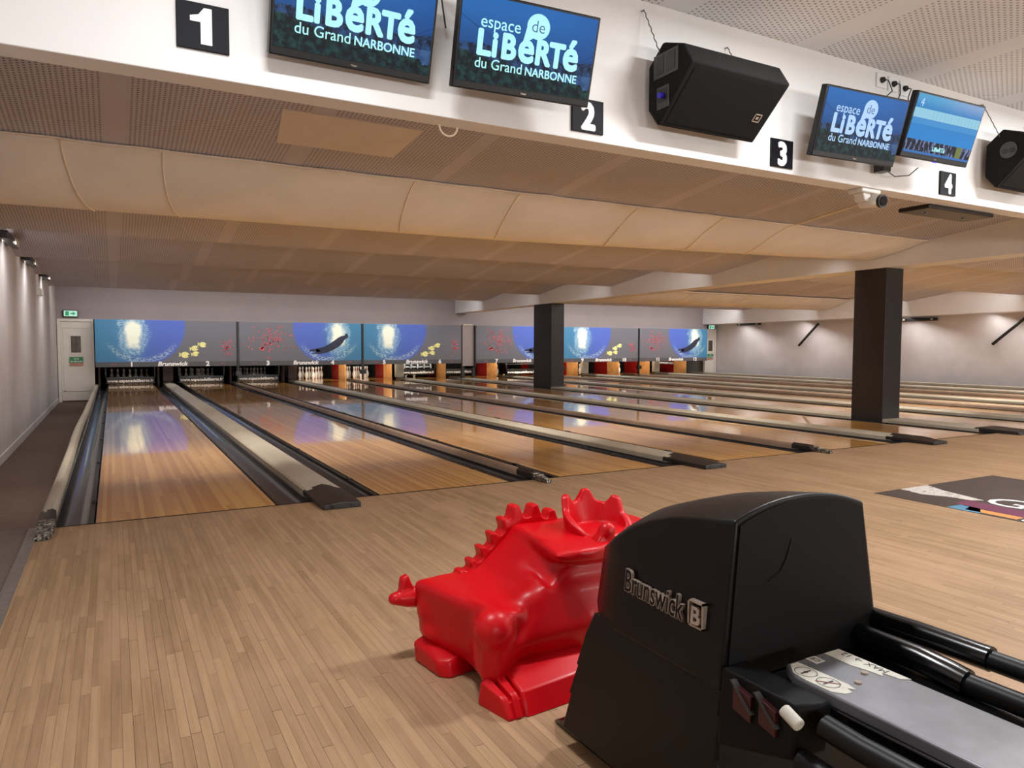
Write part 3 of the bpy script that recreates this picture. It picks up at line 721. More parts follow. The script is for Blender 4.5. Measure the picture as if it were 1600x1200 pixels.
tag(MB().hull([(1.13, -0.07, 2.636), (2.12, -0.07, 2.636), (2.09, 0.50, 2.567), (1.20, 0.50, 2.567), (1.13, -0.07, 2.652), (2.12, -0.07, 2.652), (2.09, 0.50, 2.583), (1.20, 0.50, 2.583)]).build('access_panel', M_panelw, smooth=0), 'plain cream board screwed over the perforated baffle', 'panel')
zc = lambda y: 2.40 + 0.12 * (1.98 - y) - 0.008
tag(MB().tube([(7.21, -1.58, zc(-1.58)), (7.21, -0.3, zc(-0.3)), (7.21, 0.92, zc(0.92))], 0.012, 8).build('cable_conduit', M_seam, smooth=60), 'thin pale cable conduit on the ceiling behind the surveillance camera', 'conduit')
tag(MB().tube([(1.64 + 0.05 * math.cos(a), -1.6, 2.206 + 0.05 * math.sin(a)) for a in [math.pi * k / 10 + math.pi for k in range(11)]], 0.005, 8).build('cable_loop', M_seam), 'small white loop of cable under the header beam', 'cable')

# ------------------------------------------------------------ header fittings: number plates, screens, speakers
HY = -1.73
for n, x, z, w_, h_, lab in ((1, 0.372, 2.31, 0.203, 0.190, 'black plate with white number 1 left of the screens'), (2, 2.30, 2.245, 0.205, 0.178, 'black plate with white number 2 partly behind a screen'),
                             (3, 3.81, 2.235, 0.20, 0.178, 'black plate with white number 3 right of the speaker'), (4, 5.62, 2.24, 0.20, 0.175, 'black plate with white number 4 under the score screen')):
    t = thing('number_plate', (x + w_ / 2, HY, z), lab, 'number plate', 'lane number plates')
    MB().box(x, x + w_, HY - 0.012, HY, z, z + h_).build('plate', M_sign, t, bevel=0.002)
    if n == 1:
        xm_ = x + w_ / 2 + 0.012; zb_ = z + h_ * 0.12; hh = h_ * 0.78
        MB().prism([(xm_ - 0.022, zb_), (xm_ + 0.022, zb_), (xm_ + 0.022, zb_ + hh), (xm_ - 0.008, zb_ + hh), (xm_ - 0.03, zb_ + hh * 0.80), (xm_ - 0.062, zb_ + hh * 0.74), (xm_ - 0.062, zb_ + hh * 0.60), (xm_ - 0.022, zb_ + hh * 0.60)], 'y', HY - 0.0145, HY - 0.012).build('numeral', M_signw, t, smooth=0)
    else: put_text('numeral', str(n), h_ * 1.10, M_signw, t, (x + w_ / 2 + (0.01 if n == 1 else 0), HY - 0.013, z + h_ * 0.11), bold=0.05, sx=0.92)

def screen_material(kind):
    if kind in MATS: return MATS[kind]
    g = NG(kind); v, x, y, z = g.pos(True)     # x across, z up in metres from the bottom middle
    if kind == 'screen_town':
        sky = g.mix(g.step(z, 0.12, 0.4), sr(24, 66, 124), sr(36, 104, 178))
        sky = g.mix(g.math('MULTIPLY', g.step(x, 0.1, 0.36), 0.35), sky, sr(22, 66, 136))
        n = g.noise(g.comb(x, z), 26, 4, 0.65); n2 = g.noise(g.comb(x, z, 3.0), 9, 3, 0.6)
        hills = g.math('GREATER_THAN', g.math('ADD', g.math('MULTIPLY', n2, 0.16), 0.115), z)
        c = g.mix(hills, sky, g.mix(g.step(n, 0.4, 0.62), sr(14, 26, 46), sr(42, 74, 120)))
        road = g.math('GREATER_THAN', g.math('ADD', 0.13, g.math('MULTIPLY', x, 0.03)), z)
        c = g.mix(road, c, g.mix(g.step(n, 0.4, 0.6), sr(40, 72, 116), sr(56, 92, 140)))
        hedge = g.math('GREATER_THAN', g.math('ADD', g.math('MULTIPLY', n2, 0.10), g.math('SUBTRACT', 0.075, g.math('MULTIPLY', x, 0.10))), z)
        c = g.mix(hedge, c, g.mix(g.step(n, 0.42, 0.66), sr(6, 16, 24), sr(26, 64, 62)))
        # pole and wires
        pole = g.math('LESS_THAN', g.math('ABSOLUTE', g.math('SUBTRACT', x, 0.19)), 0.004)
        pole = g.math('MULTIPLY', pole, g.math('LESS_THAN', z, 0.27))
        c = g.mix(g.math('MULTIPLY', pole, 0.8), c, sr(14, 30, 60))
        for s, o_ in ((-0.55, 0.12), (-0.42, 0.16), (0.5, 0.06), (0.32, 0.10)):
            wl = g.math('LESS_THAN', g.math('ABSOLUTE', g.math('SUBTRACT', z, g.math('ADD', g.math('MULTIPLY', x, s), o_))), 0.0015)
            c = g.mix(g.math('MULTIPLY', wl, 0.55), c, sr(16, 36, 76))
    else:
        c = g.mix(g.step(z, 0.12, 0.30), sr(30, 130, 205), sr(28, 122, 190))
        c = g.mix(g.step(z, 0.30, 0.40), c, g.mix(g.step(x, -0.2, 0.3), sr(76, 158, 205), sr(130, 160, 205)))
        c = g.mix(g.math('MULTIPLY', g.math('LESS_THAN', g.math('ABSOLUTE', g.math('SUBTRACT', z, 0.285)), 0.03), 0.9), c, sr(150, 205, 225))
        cell = g.math('LESS_THAN', g.math('FRACT', g.math('MULTIPLY', x, 26.0)), 0.12)
        c = g.mix(g.math('MULTIPLY', g.math('MULTIPLY', cell, g.math('GREATER_THAN', x, -0.16)), g.math('MULTIPLY', g.math('LESS_THAN', g.math('ABSOLUTE', g.math('SUBTRACT', z, 0.285)), 0.026), 0.6)), c, sr(90, 170, 200))
        c = g.mix(g.math('MULTIPLY', g.math('LESS_THAN', g.math('ABSOLUTE', g.math('SUBTRACT', z, 0.235)), 0.018), 0.4), c, sr(80, 160, 215))
        n = g.noise(g.comb(g.math('MULTIPLY', x, 3.0), z), 14, 3, 0.6)
        strip = g.math('LESS_THAN', g.math('ABSOLUTE', g.math('SUBTRACT', z, 0.085)), 0.036)
        c = g.mix(strip, c, g.mix(g.step(n, 0.52, 0.6), sr(8, 14, 34), sr(110, 130, 180)))
        c = g.mix(g.math('MULTIPLY', strip, g.math('LESS_THAN', g.math('ABSOLUTE', g.math('SUBTRACT', x, 0.22)), 0.03)), c, sr(110, 120, 60))
        c = g.mix(g.math('LESS_THAN', z, 0.048), c, sr(50, 110, 180))
    g.set(Base_Color=(0.01, 0.01, 0.01), Emission_Color=c, Emission_Strength=1.0, Roughness=0.5)
    g.b.inputs['Specular IOR Level'].default_value = 0.08
    MATS[kind] = g.m; return g.m
M_glowtxt = emis('screen_lettering', sr(176, 246, 255), 1.0)
M_glowtxt2 = emis('screen_lettering_pale', sr(168, 206, 245), 1.0)
M_bubtxt = emis('screen_dark_lettering', sr(40, 90, 140), 1.0)
M_blueled = emis('blue_led', sr(90, 70, 255), 1.5)
def screen(c, yaw, tilt, label, kind, glow=None):
    W, H = 0.73, 0.415
    t = thing('wall_screen', c, label, 'screen', 'screens on the header wall', (tilt, 0, yaw))
    # local frame: x right, z up, -y towards the viewer; tilt turns the top edge outwards
    MB().box(-W / 2, W / 2, 0.0, 0.05, 0, H).build('casing', M_tvb, t, bevel=0.005, local=True)
    MB().box(-W / 2 + 0.08, W / 2 - 0.08, 0.05, 0.09, 0.06, H - 0.08).build('back_cover', M_black, t, bevel=0.01, local=True)
    MB().box(-W / 2 + 0.013, W / 2 - 0.013, -0.003, 0.001, 0.034, H - 0.013).build('display', screen_material(kind), t, smooth=0, local=True)
    arm = MB().box(-0.05, 0.05, 0.09, 0.13, 0.10, 0.30)
    arm.hull([(-.03, .12, .26), (.03, .12, .26), (-.03, .12, .2), (.03, .12, .2), (-.03, .26, .16), (.03, .26, .16), (-.03, .26, .1), (.03, .26, .1)])
    arm.build('wall_bracket', M_black, t, bevel=0.004, local=True)
    put_text('brand_mark', 'Haier', 0.013, M_silver, t, (0.0, -0.002, 0.012), local=True, ext=0.0005)
    y = -0.0045
    if kind == 'screen_town':
        k = dict(local=True, ext=0.0004)
        put_text('lettering', 'espace', 0.076, glow, t, (-0.155, y, 0.274), bold=0.004, **k)
        for ch, x, sz, z, bd_ in (('L', -0.232, 0.150, 0.158, .045), ('i', -0.176, 0.150, 0.158, .045), ('B', -0.106, 0.150, 0.158, .045), ('e', -0.014, 0.196, 0.158, .034), ('R', 0.074, 0.150, 0.158, .045), ('T', 0.150, 0.150, 0.158, .045), ('é', 0.226, 0.196, 0.158, .034)):
            put_text('lettering', ch, sz, glow, t, (x, y, z), bold=bd_, sx=0.90 if ch != 'L' else 1.0, **k)
        put_text('lettering', 'du Grand', 0.064, glow, t, (-0.146, y, 0.100), bold=0.006, **k)
        put_text('lettering', 'NARBONNE', 0.053, glow, t, (0.132, y, 0.100), bold=0.024, sx=0.98, **k)
        b = MB(); P = []
        for q in range(0, 26):
            a = R(-110 + q * 12); P.append((0.036 + 0.060 * math.cos(a), y, 0.318 + 0.056 * math.sin(a)))
        P.append((-0.038, y, 0.232))
        b.face(P).build('speech_bubble', glow, t, smooth=0, local=True, recalc=False)
        put_text('lettering', 'de', 0.075, M_bubtxt, t, (0.036, y - 0.0006, 0.293), bold=-0.006, local=True, ext=0.0002)
    else:
        put_text('lettering', '4', 0.075, M_glowtxt2, t, (-0.30, y, 0.325), local=True, ext=0.0004)
        put_text('lettering', 'LiBeRTé', 0.040, M_glowtxt, t, (0.0, y, 0.066), bold=0.03, local=True, ext=0.0004)
        MB().box(-0.01, 0.03, -0.001, 0.006, -0.006, 0.0).build('indicator_led', M_blueled, t, local=True)
    return t
screen((1.085, -1.818, 2.318), 0.016, 0.309, 'leftmost screen with club logo, its top cut off by the frame', 'screen_town', M_glowtxt)
screen((1.89, -1.929, 2.294), -0.071, 0.297, 'logo screen second from left, overlapping number plate 2', 'screen_town', M_glowtxt)
screen((4.307, -1.967, 2.274), -0.072, 0.277, 'smaller looking logo screen right of number plate 3', 'screen_town', M_glowtxt2)
screen((5.143, -1.979, 2.369), -0.035, 0.307, 'light blue score table screen above number plate 4', 'screen_score')
t = thing('media_box', (4.86, -1.80, 2.31), 'small black box hanging behind the score screen', 'box')
MB().box(4.80, 4.88, -1.84, -1.76, 2.30, 2.36).build('case', M_black, t, bevel=0.004)
MB().tube([(4.88, -1.80, 2.32), (4.95, -1.82, 2.28), (5.05, -1.86, 2.29), (5.09, -1.9, 2.34)], 0.004, 6).build('cord', M_black, t)
# outlets with plugs
for k, (x, z) in enumerate(((4.89, 2.955), (5.02, 2.95), (5.15, 2.94))):
    lab = ('left', 'middle', 'right')[k]
    t = thing('wall_outlet', (x, HY, z - 0.045), f'{lab} white socket of three above the logo screen', 'socket', 'sockets on the header wall')
    MB().box(x - 0.05, x + 0.05, HY - 0.012, HY, z - 0.05, z + 0.05).build('plate', M_signw, t, bevel=0.006)
    p = thing('power_plug', (x, HY - 0.012, z), f'black plug in the {lab} white socket', 'plug', 'plugs on the header wall')
    MB().cyl((x, HY - 0.012, z), (x, HY - 0.034, z), 0.022, r1=0.017).build('body', M_black, p, bevel=0.003)
    MB().tube([(x, HY - 0.034, z), (x + 0.02, HY - 0.05, z - 0.01), (x + 0.05 - 0.04 * k, HY - 0.06, z - 0.08), (x - 0.05 + 0.03 * k, HY - 0.05, z - 0.16), (x - 0.12, HY - 0.07, z - 0.3)], 0.004, 6).build('cord', M_black, p, smooth=60)
for k, (P, lab) in enumerate((([(1.42, -1.76, 3.0), (1.47, -1.80, 2.85), (1.56, -1.84, 2.72)], 'left one of two thin black cables between the left screens'), ([(1.44, -1.75, 3.0), (1.52, -1.76, 2.85), (1.54, -1.80, 2.60)], 'right one of two thin black cables between the left screens'))):
    tag(MB().tube(P, 0.004, 6).build('screen_cable', M_black, smooth=60), lab, 'cable')

def speaker(c, L, label, rot=0.0, full=True):
    """wedge stage monitor: profile in (y,z), extruded along x; the grille faces out and down"""
    t = thing('speaker', c, label, 'loudspeaker', 'loudspeakers on the header wall', (0, 0, rot))
    prof = [(-0.02, 0.12), (-0.02, 0.36), (-0.14, 0.46), (-0.30, 0.40), (-0.375, 0.285), (-0.10, 0.02)]
    hl = L / 2
    MB().prism(prof, 'x', -hl, hl).build('cabinet', M_spk, t, bevel=0.012, local=True, smooth=30)
    # grille on the slanted front between the last two profile points
    a = Vector((0, -0.375, 0.285)); b = Vector((0, -0.10, 0.02)); d = (b - a).normalized(); n = Vector((0, d.z, -d.y)); n = n if n.y < 0 else -n
    gm = MB()
    q = [a + d * 0.035, b - d * 0.03]
    pts = []
    for p in q:
        for x in (-hl + 0.04, hl - 0.03):
            pts += [p + Vector((x, 0, 0)) + n * 0.003, p + Vector((x, 0, 0)) - n * 0.01]
    gm.hull(pts).build('grille', M_grille, t, local=True)
    bd = MB(); p = a + d * 0.20
    for (x0, x1, e0, e1) in ((hl - .12, hl - .065, .0, .006), (hl - .12, hl - .065, .044, .05), (hl - .12, hl - .114, 0, .05), (hl - .071, hl - .065, 0, .05), (hl - .102, hl - .083, .017, .033)):
        bd.hull([p + d * (e) + Vector((x, 0, 0)) + n * k for x in (x0, x1) for e in (e0, e1) for k in (0.003, 0.006)])
    bd.build('badge', M_silver, t, local=True, smooth=0)
    # side handle recess and connector panel on the left end
    h = MB()
    cy, cz = -0.17, 0.30
    h.box(-hl - 0.004, -hl, -0.27, -0.07, 0.27, 0.40)
    if full: h.build('handle_plate', M_dgrey, t, local=True, bevel=0.004)
    if not full:
        MB().cyl((-hl - 0.006, -0.19, 0.29), (-hl + 0.002, -0.19, 0.29), 0.062, 24).build('handle_plate', M_dgrey, t, local=True)
        for q in (-0.215, -0.165): MB().cyl((-hl - 0.009, q, 0.285), (-hl - 0.005, q, 0.285), 0.02, 16).build('handle_recess', M_black, t, local=True)
    else: MB().box(-hl - 0.006, -hl - 0.003, -0.245, -0.175, 0.29, 0.385).box(-hl - 0.006, -hl - 0.003, -0.155, -0.10, 0.29, 0.385).build('handle_recess', M_black, t, local=True)
    if full: MB().box(-hl - 0.005, -hl, -0.20, -0.10, 0.10, 0.22).build('connector_plate', M_dgrey, t, local=True, bevel=0.003)
    if full: MB().box(-hl - 0.007, -hl - 0.004, -0.185, -0.115, 0.135, 0.205).build('connector_recess', M_black, t, local=True)
    if full: MB().cyl((-hl - 0.03, -0.15, 0.165), (-hl - 0.004, -0.15, 0.17), 0.016).build('blue_plug', M_blue, t, local=True)
    MB().box(-hl + 0.1, hl - 0.1, -0.02, 0.02, 0.2, 0.3).build('wall_mount', M_black, t, local=True)
    # suspension chains to hooks in the wall
    for sx in ((-hl - 0.01, -hl - 0.02), (hl - 0.10, hl - 0.12)):
        ch = thing_child = MB()
        zt_ = 0.68 if sx[0] < 0 else 0.60
        p0 = Vector((sx[0], -0.13 if sx[0] < 0 else -0.10, 0.40)); p1 = Vector((sx[1], 0.0, zt_)); nn = 12
        for k in range(nn):
            u = p0.lerp(p1, k / nn); v_ = p0.lerp(p1, (k + 0.9) / nn); o_ = Vector((0.004 if k % 2 else -0.004, 0, 0))
            ch.tube([u + o_, v_ - o_], 0.0032, 6)
        ch.tube([p1 + Vector((0, 0.0, 0)), p1 + Vector((0, 0.05, 0.0))], 0.004, 6)
        ch.build('chain', M_chain, t, local=True)
    return t
speaker((3.16, -1.75, 2.29), 0.74, 'large black wedge loudspeaker chained between screens 2 and 3', 0.0)
speaker((6.52, -1.75, 2.30), 0.74, 'black wedge loudspeaker cut off by the right edge', 0.0, False)

# surveillance camera and black plate under the header
t = thing('surveillance_camera', (4.98, -1.60, 2.06), 'white bullet surveillance camera under the header beam', 'camera')
MB().box(4.74, 4.95, -1.72, -1.60, 2.175, 2.205).build('mount', M_cctv, t, bevel=0.008)
MB().hull([(4.78, -1.70, 2.175), (4.86, -1.70, 2.175), (4.78, -1.62, 2.175), (4.86, -1.62, 2.175), (4.80, -1.70, 2.12), (4.88, -1.70, 2.12), (4.80, -1.62, 2.12), (4.88, -1.62, 2.12)]).build('neck', M_cctv, t, bevel=0.006)
MB().cyl((4.90, -1.60, 2.132), (4.885, -1.77, 2.112), 0.043, 24).build('body', M_cctv, t, bevel=0.004)
MB().cyl((4.886, -1.762, 2.113), (4.884, -1.785, 2.110), 0.046, 24).build('rim', M_black, t)
MB().cyl((4.884, -1.784, 2.110), (4.8835, -1.790, 2.1095), 0.034, 24).build('lens', M_lens, t)
t = thing('mounting_plate', (6.15, -1.42, 2.155), 'black steel plate with two screws under the header beam', 'plate')
MB().box(5.72, 6.62, -1.60, -1.34, 2.17, 2.205).build('plate', M_black, t, bevel=0.01)
for x in (5.9, 6.42): MB().cyl((x, -1.46, 2.172), (x, -1.46, 2.16), 0.014, 10).build('screw', M_chain, t)

# ------------------------------------------------------------ graphic panel set in the approach
fl = thing('floor_graphic', (5.9, -2.2, 0.0), 'dark printed floor graphic lying on the approach at the right', 'floor graphic')
MB().box(5.05, 6.62, -3.2, -1.665, 0.0005, 0.0025).build('sheet', plain('graphic_dark', sr(72, 62, 58), 0.5, var=0.12, scale=3), fl, smooth=0)
def patch(name, pts, mat, z=0.0032):
    MB().prism(pts, 'z', 0.0025, z).build(name, mat, fl, smooth=0)
g = NG('scuff'); v, _, _, _ = g.pos(); n_ = g.noise(v, 22, 4, 0.7)
g.set(Base_Color=g.ramp(n_, 0.34, 0.46, sr(72, 62, 58), sr(204, 196, 188)), Roughness=0.6)
patch('white_scuff', [(5.36, -1.668), (5.70, -1.668), (5.60, -1.85), (5.55, -2.02), (5.50, -2.2), (5.42, -2.16), (5.40, -2.0), (5.32, -1.86)], g.m)
patch('blue_wedge', [(5.052, -2.20), (5.22, -2.20), (5.20, -2.34), (5.052, -2.42)], plain('print_blue', sr(86, 140, 170), 0.5))
patch('purple_band', [(5.22, -2.16), (5.40, -2.14), (5.34, -3.1), (5.16, -3.1), (5.18, -2.34)], plain('print_purple', sr(112, 56, 84), 0.5))
patch('orange_bar', [(5.09, -2.30), (5.20, -2.27), (5.17, -2.62), (5.085, -2.62)], plain('print_orange', sr(222, 150, 84), 0.5))
put_text('lettering', 'Gr', 0.42, M_txt, fl, (5.42, -2.19, 0.0034), xdir=(0, -1, 0), ydir=(1, 0, 0), align='LEFT', ext=0.0004)
put_text('lettering', 'espace', 0.12, M_txt, fl, (5.07, -2.64, 0.0034), xdir=(0, -1, 0), ydir=(1, 0, 0), align='LEFT', ext=0.0004)

# ------------------------------------------------------------ ball return
br = thing('ball_return', (1.43, -3.9, 0.0), 'black ball return with rounded hood and silver lettering in the foreground', 'ball return')
def ring(y, xl, xr, zs, zc, zb, fl_=0.035):
    xm = (xl + xr) / 2; w = (xr - xl) / 2
    P = [(xl - fl_, y, zb)]
    for k in range(4): P.append((xl - fl_ + fl_ * (k + 1) / 4, y, zb + (zs - zb) * (k + 1) / 4))
    for k in range(1, 16):
        a = -1 + 2 * k / 16; P.append((xm + w * a, y, zs + (zc - zs) * (1 - abs(a) ** 2.2)))
    for k in range(4): P.append((xr + fl_ * 2 * k / 4, y, zs + (zb - zs) * k / 4))
    P.append((xr + fl_ * 2, y, zb))
    return P
hr = [ring(-4.0, 1.217, 1.623, .735, .771, .385), ring(-3.9, 1.219, 1.62, .719, .757, .385), ring(-3.805, 1.220, 1.618, .701, .738, .385), ring(-3.72, 1.221, 1.617, .674, .712, .385),
      ring(-3.64, 1.222, 1.615, .638, .685, .385), ring(-3.575, 1.226, 1.61, .597, .650, .385), ring(-3.53, 1.245, 1.595, .565, .622, .385, .03), ring(-3.46, 1.285, 1.56, .54, .585, .385, .025), ring(-3.44, 1.30, 1.54, .50, .55, .385, .02)]
hood = MB().loft(hr).build('hood', M_hood, br, smooth=28, bevel=0.007, segs=3)
MB().loft([ring(-4.004, 1.228, 1.612, .725, .760, .40, .03), ring(-3.99, 1.228, 1.612, .725, .760, .40, .03)]).build('rear_cover', M_matte, br, smooth=30)
MB().tube([(1.31, -4.004, .60), (1.345, -4.005, .612), (1.365, -4.005, .64), (1.38, -4.004, .68)], 0.0022, 6).build('moulded_line', M_hood, br)
# ribbed lower housing, each tier a little wider than the one above
tiers = [(.400, .335, 1.186, 1.70, -3.545), (.338, .245, 1.180, 1.705, -3.515), (.248, .160, 1.174, 1.71, -3.49), (.163, .055, 1.170, 1.715, -3.465)]
for z1, z0, xa, xb, yf in tiers:
    MB().hull([(xa + 0.004, yf, z1), (xb - .004, yf, z1), (xa + 0.004, -4.0, z1), (xb - .004, -4.0, z1), (xa - 0.005, yf + 0.03, z0), (xb, yf + 0.03, z0), (xa - 0.005, -4.0, z0), (xb, -4.0, z0)]).build('ribbed_housing', M_hood, br, bevel=0.006)
MB().hull([(1.21, -3.31, 0), (1.66, -3.31, 0), (1.22, -3.98, 0), (1.66, -3.98, 0), (1.20, -3.40, .055), (1.68, -3.40, .055), (1.20, -3.98, .055), (1.68, -3.98, .055)]).build('base', M_gloss, br, bevel=0.01)
k = dict(xdir=(0, -1, -0.04), ydir=(0.09, 0, 1))
put_text('lettering', 'Brunswick', 0.074, M_silver, br, (1.1925, -3.672, .500), align='LEFT', bold=0.036, sx=0.66, ext=0.004, **k)
put_text('lettering_face', 'Brunswick', 0.074, M_hood, br, (1.1919, -3.672, .500), align='LEFT', bold=0.008, sx=0.66, ext=0.004, **k)
bd = MB()
for q in ((-3.898, -3.944, .492, .496), (-3.898, -3.944, .545, .549), (-3.898, -3.902, .492, .549), (-3.940, -3.944, .492, .549)): bd.box(1.186, 1.199, q[1], q[0], q[2], q[3])
bd.build('badge_frame', M_silver, br)
put_text('badge_letter', 'B', 0.052, M_silver, br, (1.187, -3.921, .500), bold=0.03, ext=0.004, **k)
# ball rack behind the hood
MB().prism([(1.262, -4.12), (1.292, -4.07), (1.448, -4.07), (1.446, -5.5), (1.262, -5.5)], 'z', .425, .45).build('centre_plate', M_plate, br, bevel=0.004)
MB().prism([(1.255, -4.05), (1.455, -4.05), (1.455, -5.5), (1.255, -5.5)], 'z', .36, .428).build('centre_beam', M_gloss, br, bevel=0.004)
def sticker(name, pts, holder=None): return MB().prism(pts, 'z', .4501, .4512).build(name, M_stick, br, smooth=0)
s1 = sticker('torn_sticker', [(1.272, -4.105), (1.296, -4.078), (1.318, -4.078), (1.322, -4.19), (1.316, -4.212), (1.306, -4.20), (1.300, -4.215), (1.283, -4.212), (1.268, -4.195), (1.266, -4.14)])
ink = MB()
for cx, cy in ((1.294, -4.117), (1.294, -4.168)):
    n = 26
    for q in range(n):
        a, b = 2 * math.pi * q / n, 2 * math.pi * (q + 1) / n
        ink.face([(cx + r_ * math.cos(t_) * 0.9, cy + r_ * math.sin(t_), .4516) for r_, t_ in ((.021, a), (.0225, a), (.0225, b), (.021, b))])
    ink.face([(cx - .014, cy - .002, .4516), (cx + .014, cy - .002, .4516), (cx + .014, cy + .002, .4516), (cx - .014, cy + .002, .4516)])
ink.disc((1.294, -4.117, .4517), (1, 0, 0), (0, 1, 0), .004)
ink.build('warning_diagram', M_ink, s1, smooth=0, recalc=False)
MB().hull([(1.277, -4.152, .4517), (1.280, -4.150, .4517), (1.311, -4.184, .4517), (1.308, -4.186, .4517)]).build('red_cross', M_inkred, s1, smooth=0)
s2 = sticker('torn_sticker', [(1.402, -4.075), (1.447, -4.075), (1.447, -4.235), (1.43, -4.225), (1.424, -4.19), (1.412, -4.20), (1.408, -4.17), (1.400, -4.14)])
put_text('lettering', 'MAX → 12', 0.022, M_ink, s2, (1.442, -4.195, .4514), xdir=(0, 1, 0), ydir=(-1, 0, 0), align='LEFT', ext=0.0002)
s3 = sticker('small_label', [(1.345, -4.074), (1.372, -4.074), (1.372, -4.10), (1.345, -4.10)])
put_text('lettering', 'CE', 0.018, M_ink, s3, (1.366, -4.098, .4514), xdir=(0, 1, 0), ydir=(-1, 0, 0), align='LEFT', ext=0.0002)
for x, y in ((1.345, -4.195), (1.392, -4.175)): MB().cyl((x, y, .45), (x, y, .4535), .007, 14).build('rivet', M_silver, br)
x1, x2 = 1.61, 1.675
MB().tube([(x2, -3.98, .448), (x2, -4.10, .452), (x2, -4.26, .452)], .026, 14).build('rail_sleeve', M_gloss, br, smooth=60)
MB().tube([(x2, -4.25, .45), (x2, -5.5, .45)], .021, 14).build('outer_rail', M_rub, br, smooth=60)
MB().tube([(x1, -3.98, .425), (x1, -4.15, .425), (x1, -4.215, .418), (x1, -4.25, .413)], .028, 14).build('rail_sleeve', M_gloss, br, smooth=60)
MB().tube([(x1, -4.24, .412), (x1, -5.5, .412)], .022, 14).build('inner_rail', M_rub, br, smooth=60)
MB().hull([(x1 - .05, -3.98, .40), (x1 + .03, -3.98, .40), (x1 - .05, -4.5, .38), (x1 + .03, -4.5, .38), (x1 - .03, -4.0, .30), (x1 + .02, -4.0, .30), (x1 - .03, -4.36, .32), (x1 + .02, -4.36, .32)]).build('rail_support', M_rub, br, bevel=0.012)
MB().tube([(1.214, -4.225, .412), (1.212, -4.30, .408), (1.212, -5.5, .408)], .022, 14).build('inner_rail', M_rub, br, smooth=60)
MB().tube([(1.185, -4.20, .345), (1.182, -4.30, .34), (1.182, -5.5, .34)], .022, 14).build('outer_rail', M_rub, br, smooth=60)
MB().box(1.17, 1.70, -5.42, -5.36, .33, .40).build('cross_bracket', M_black, br, bevel=0.005)
MB().prism([(1.20, -5.45), (1.55, -5.45), (1.55, -5.2), (1.20, -5.2)], 'z', 0, .36).build('rear_pedestal', M_hood, br, bevel=0.02)
# reset panel on the left flank, behind the hood
MB().hull([(1.185, -4.0, .44), (1.175, -4.0, .28), (1.185, -4.19, .44), (1.175, -4.19, .34), (1.255, -4.0, .44), (1.255, -4.0, .28), (1.255, -4.21, .44), (1.255, -4.20, .34)]).build('cavity_shade_block', M_matte, br, bevel=0.008)  # matte black block put in for the shade of an open cavity
for ya, yb in ((-4.045, -4.09), (-4.11, -4.15)): MB().hull([(x, y, z + (0 if y == ya else -.01)) for x in (1.172, 1.184) for y in (ya, yb) for z in (.425, .375)]).build('red_panel', M_dred, br, bevel=0.002)
for y in (-4.04, -4.10): MB().hull([(x, y + dy, z) for x in (1.168, 1.182) for dy, z in ((0, .432), (-.006, .432), (-.05, .385), (-.056, .385))]).build('grey_strip', M_dgrey, br)
MB().tube([(1.168, -4.172, .432), (1.166, -4.21, .418)], .012, 16).build('reset_button', M_stick, br, smooth=60, bevel=0.003)

# ------------------------------------------------------------ red dinosaur ramp
dn = thing('dinosaur_ramp', (1.25, -2.98, 0.0), 'bright red plastic dinosaur ball ramp standing in front of the ball return', 'toy dinosaur')
b = MB()
# trunk: seat, back rest and chest as profiles in x,z swept across the body (far to near)
def trunk(y, dx, seat, rim, top, xr, under=None):
    P = [(1.05 + dx, .05), (1.022 + dx, .10), (1.012 + dx, .20), (1.00 + dx, seat - .02), (1.012 + dx, seat), (1.14 + dx * .8, seat + .002), (1.215 + dx * .6, seat + .02), (1.27 + dx * .4, seat + .065), (1.315 + dx * .2, rim - .035), (1.35, rim), (1.40, top), (xr, top), (xr + .03, .25), (xr - .02, .05)]
    return [(x, y, z) for x, z in P]
b.loft([trunk(-2.745, -.012, .285, .405, .425, 1.72), trunk(-2.76, 0, .295, .425, .44, 1.76), trunk(-2.85, .03, .287, .43, .45, 1.78), trunk(-2.95, .067, .280, .405, .45, 1.78), trunk(-3.03, .097, .275, .36, .44, 1.75), trunk(-3.06, .108, .272, .33, .40, 1.70), trunk(-3.11, .125, .262, .29, .345, 1.66)])
# near flank with the saddle lip
b.hull([(1.10, -3.0, .06), (1.070, -3.09, .08), (1.085, -3.13, .12), (1.30, -3.10, .06), (1.10, -3.0, .285), (1.125, -3.135, .285), (1.21, -3.13, .262), (1.29, -3.08, .235), (1.33, -3.06, .06)])
b.hull([(1.10, -3.10, .05), (1.75, -3.10, .05), (1.75, -2.8, .05), (1.1, -2.8, .05), (1.13, -3.135, .13), (1.20, -3.15, .17), (1.45, -3.15, .18), (1.75, -3.13, .17), (1.44, -3.075, .41), (1.8, -3.075, .41), (1.44, -2.8, .41), (1.8, -2.8, .41)])
# shoulder block
b.hull([(1.325, -3.145, .428), (1.345, -3.14, .395), (1.47, -3.16, .435), (1.47, -3.15, .385), (1.90, -3.04, .43), (1.88, -3.02, .35), (1.90, -2.78, .43), (1.86, -2.78, .34), (1.36, -2.76, .447), (1.37, -2.76, .40), (1.345, -3.0, .452), (1.40, -2.9, .37)])
# hip and hind leg on the near side, bulge of the far one
b.sphere((1.118, -3.115, .222), (.066, .062, .064)); b.hull([(1.072, -3.12, .05), (1.12, -3.155, .05), (1.19, -3.13, .05), (1.075, -3.125, .21), (1.12, -3.162, .21), (1.18, -3.14, .21), (1.12, -3.05, .05), (1.12, -3.05, .22)])
b.sphere((1.05, -2.775, .19), (.045, .05, .075))
b.sphere((1.06, -2.79, .115), (.05, .06, .03))
b.sphere((1.30, -3.06, .255), (.09, .06, .06))
remeshed('body', b, M_red, dn, .008, 34)
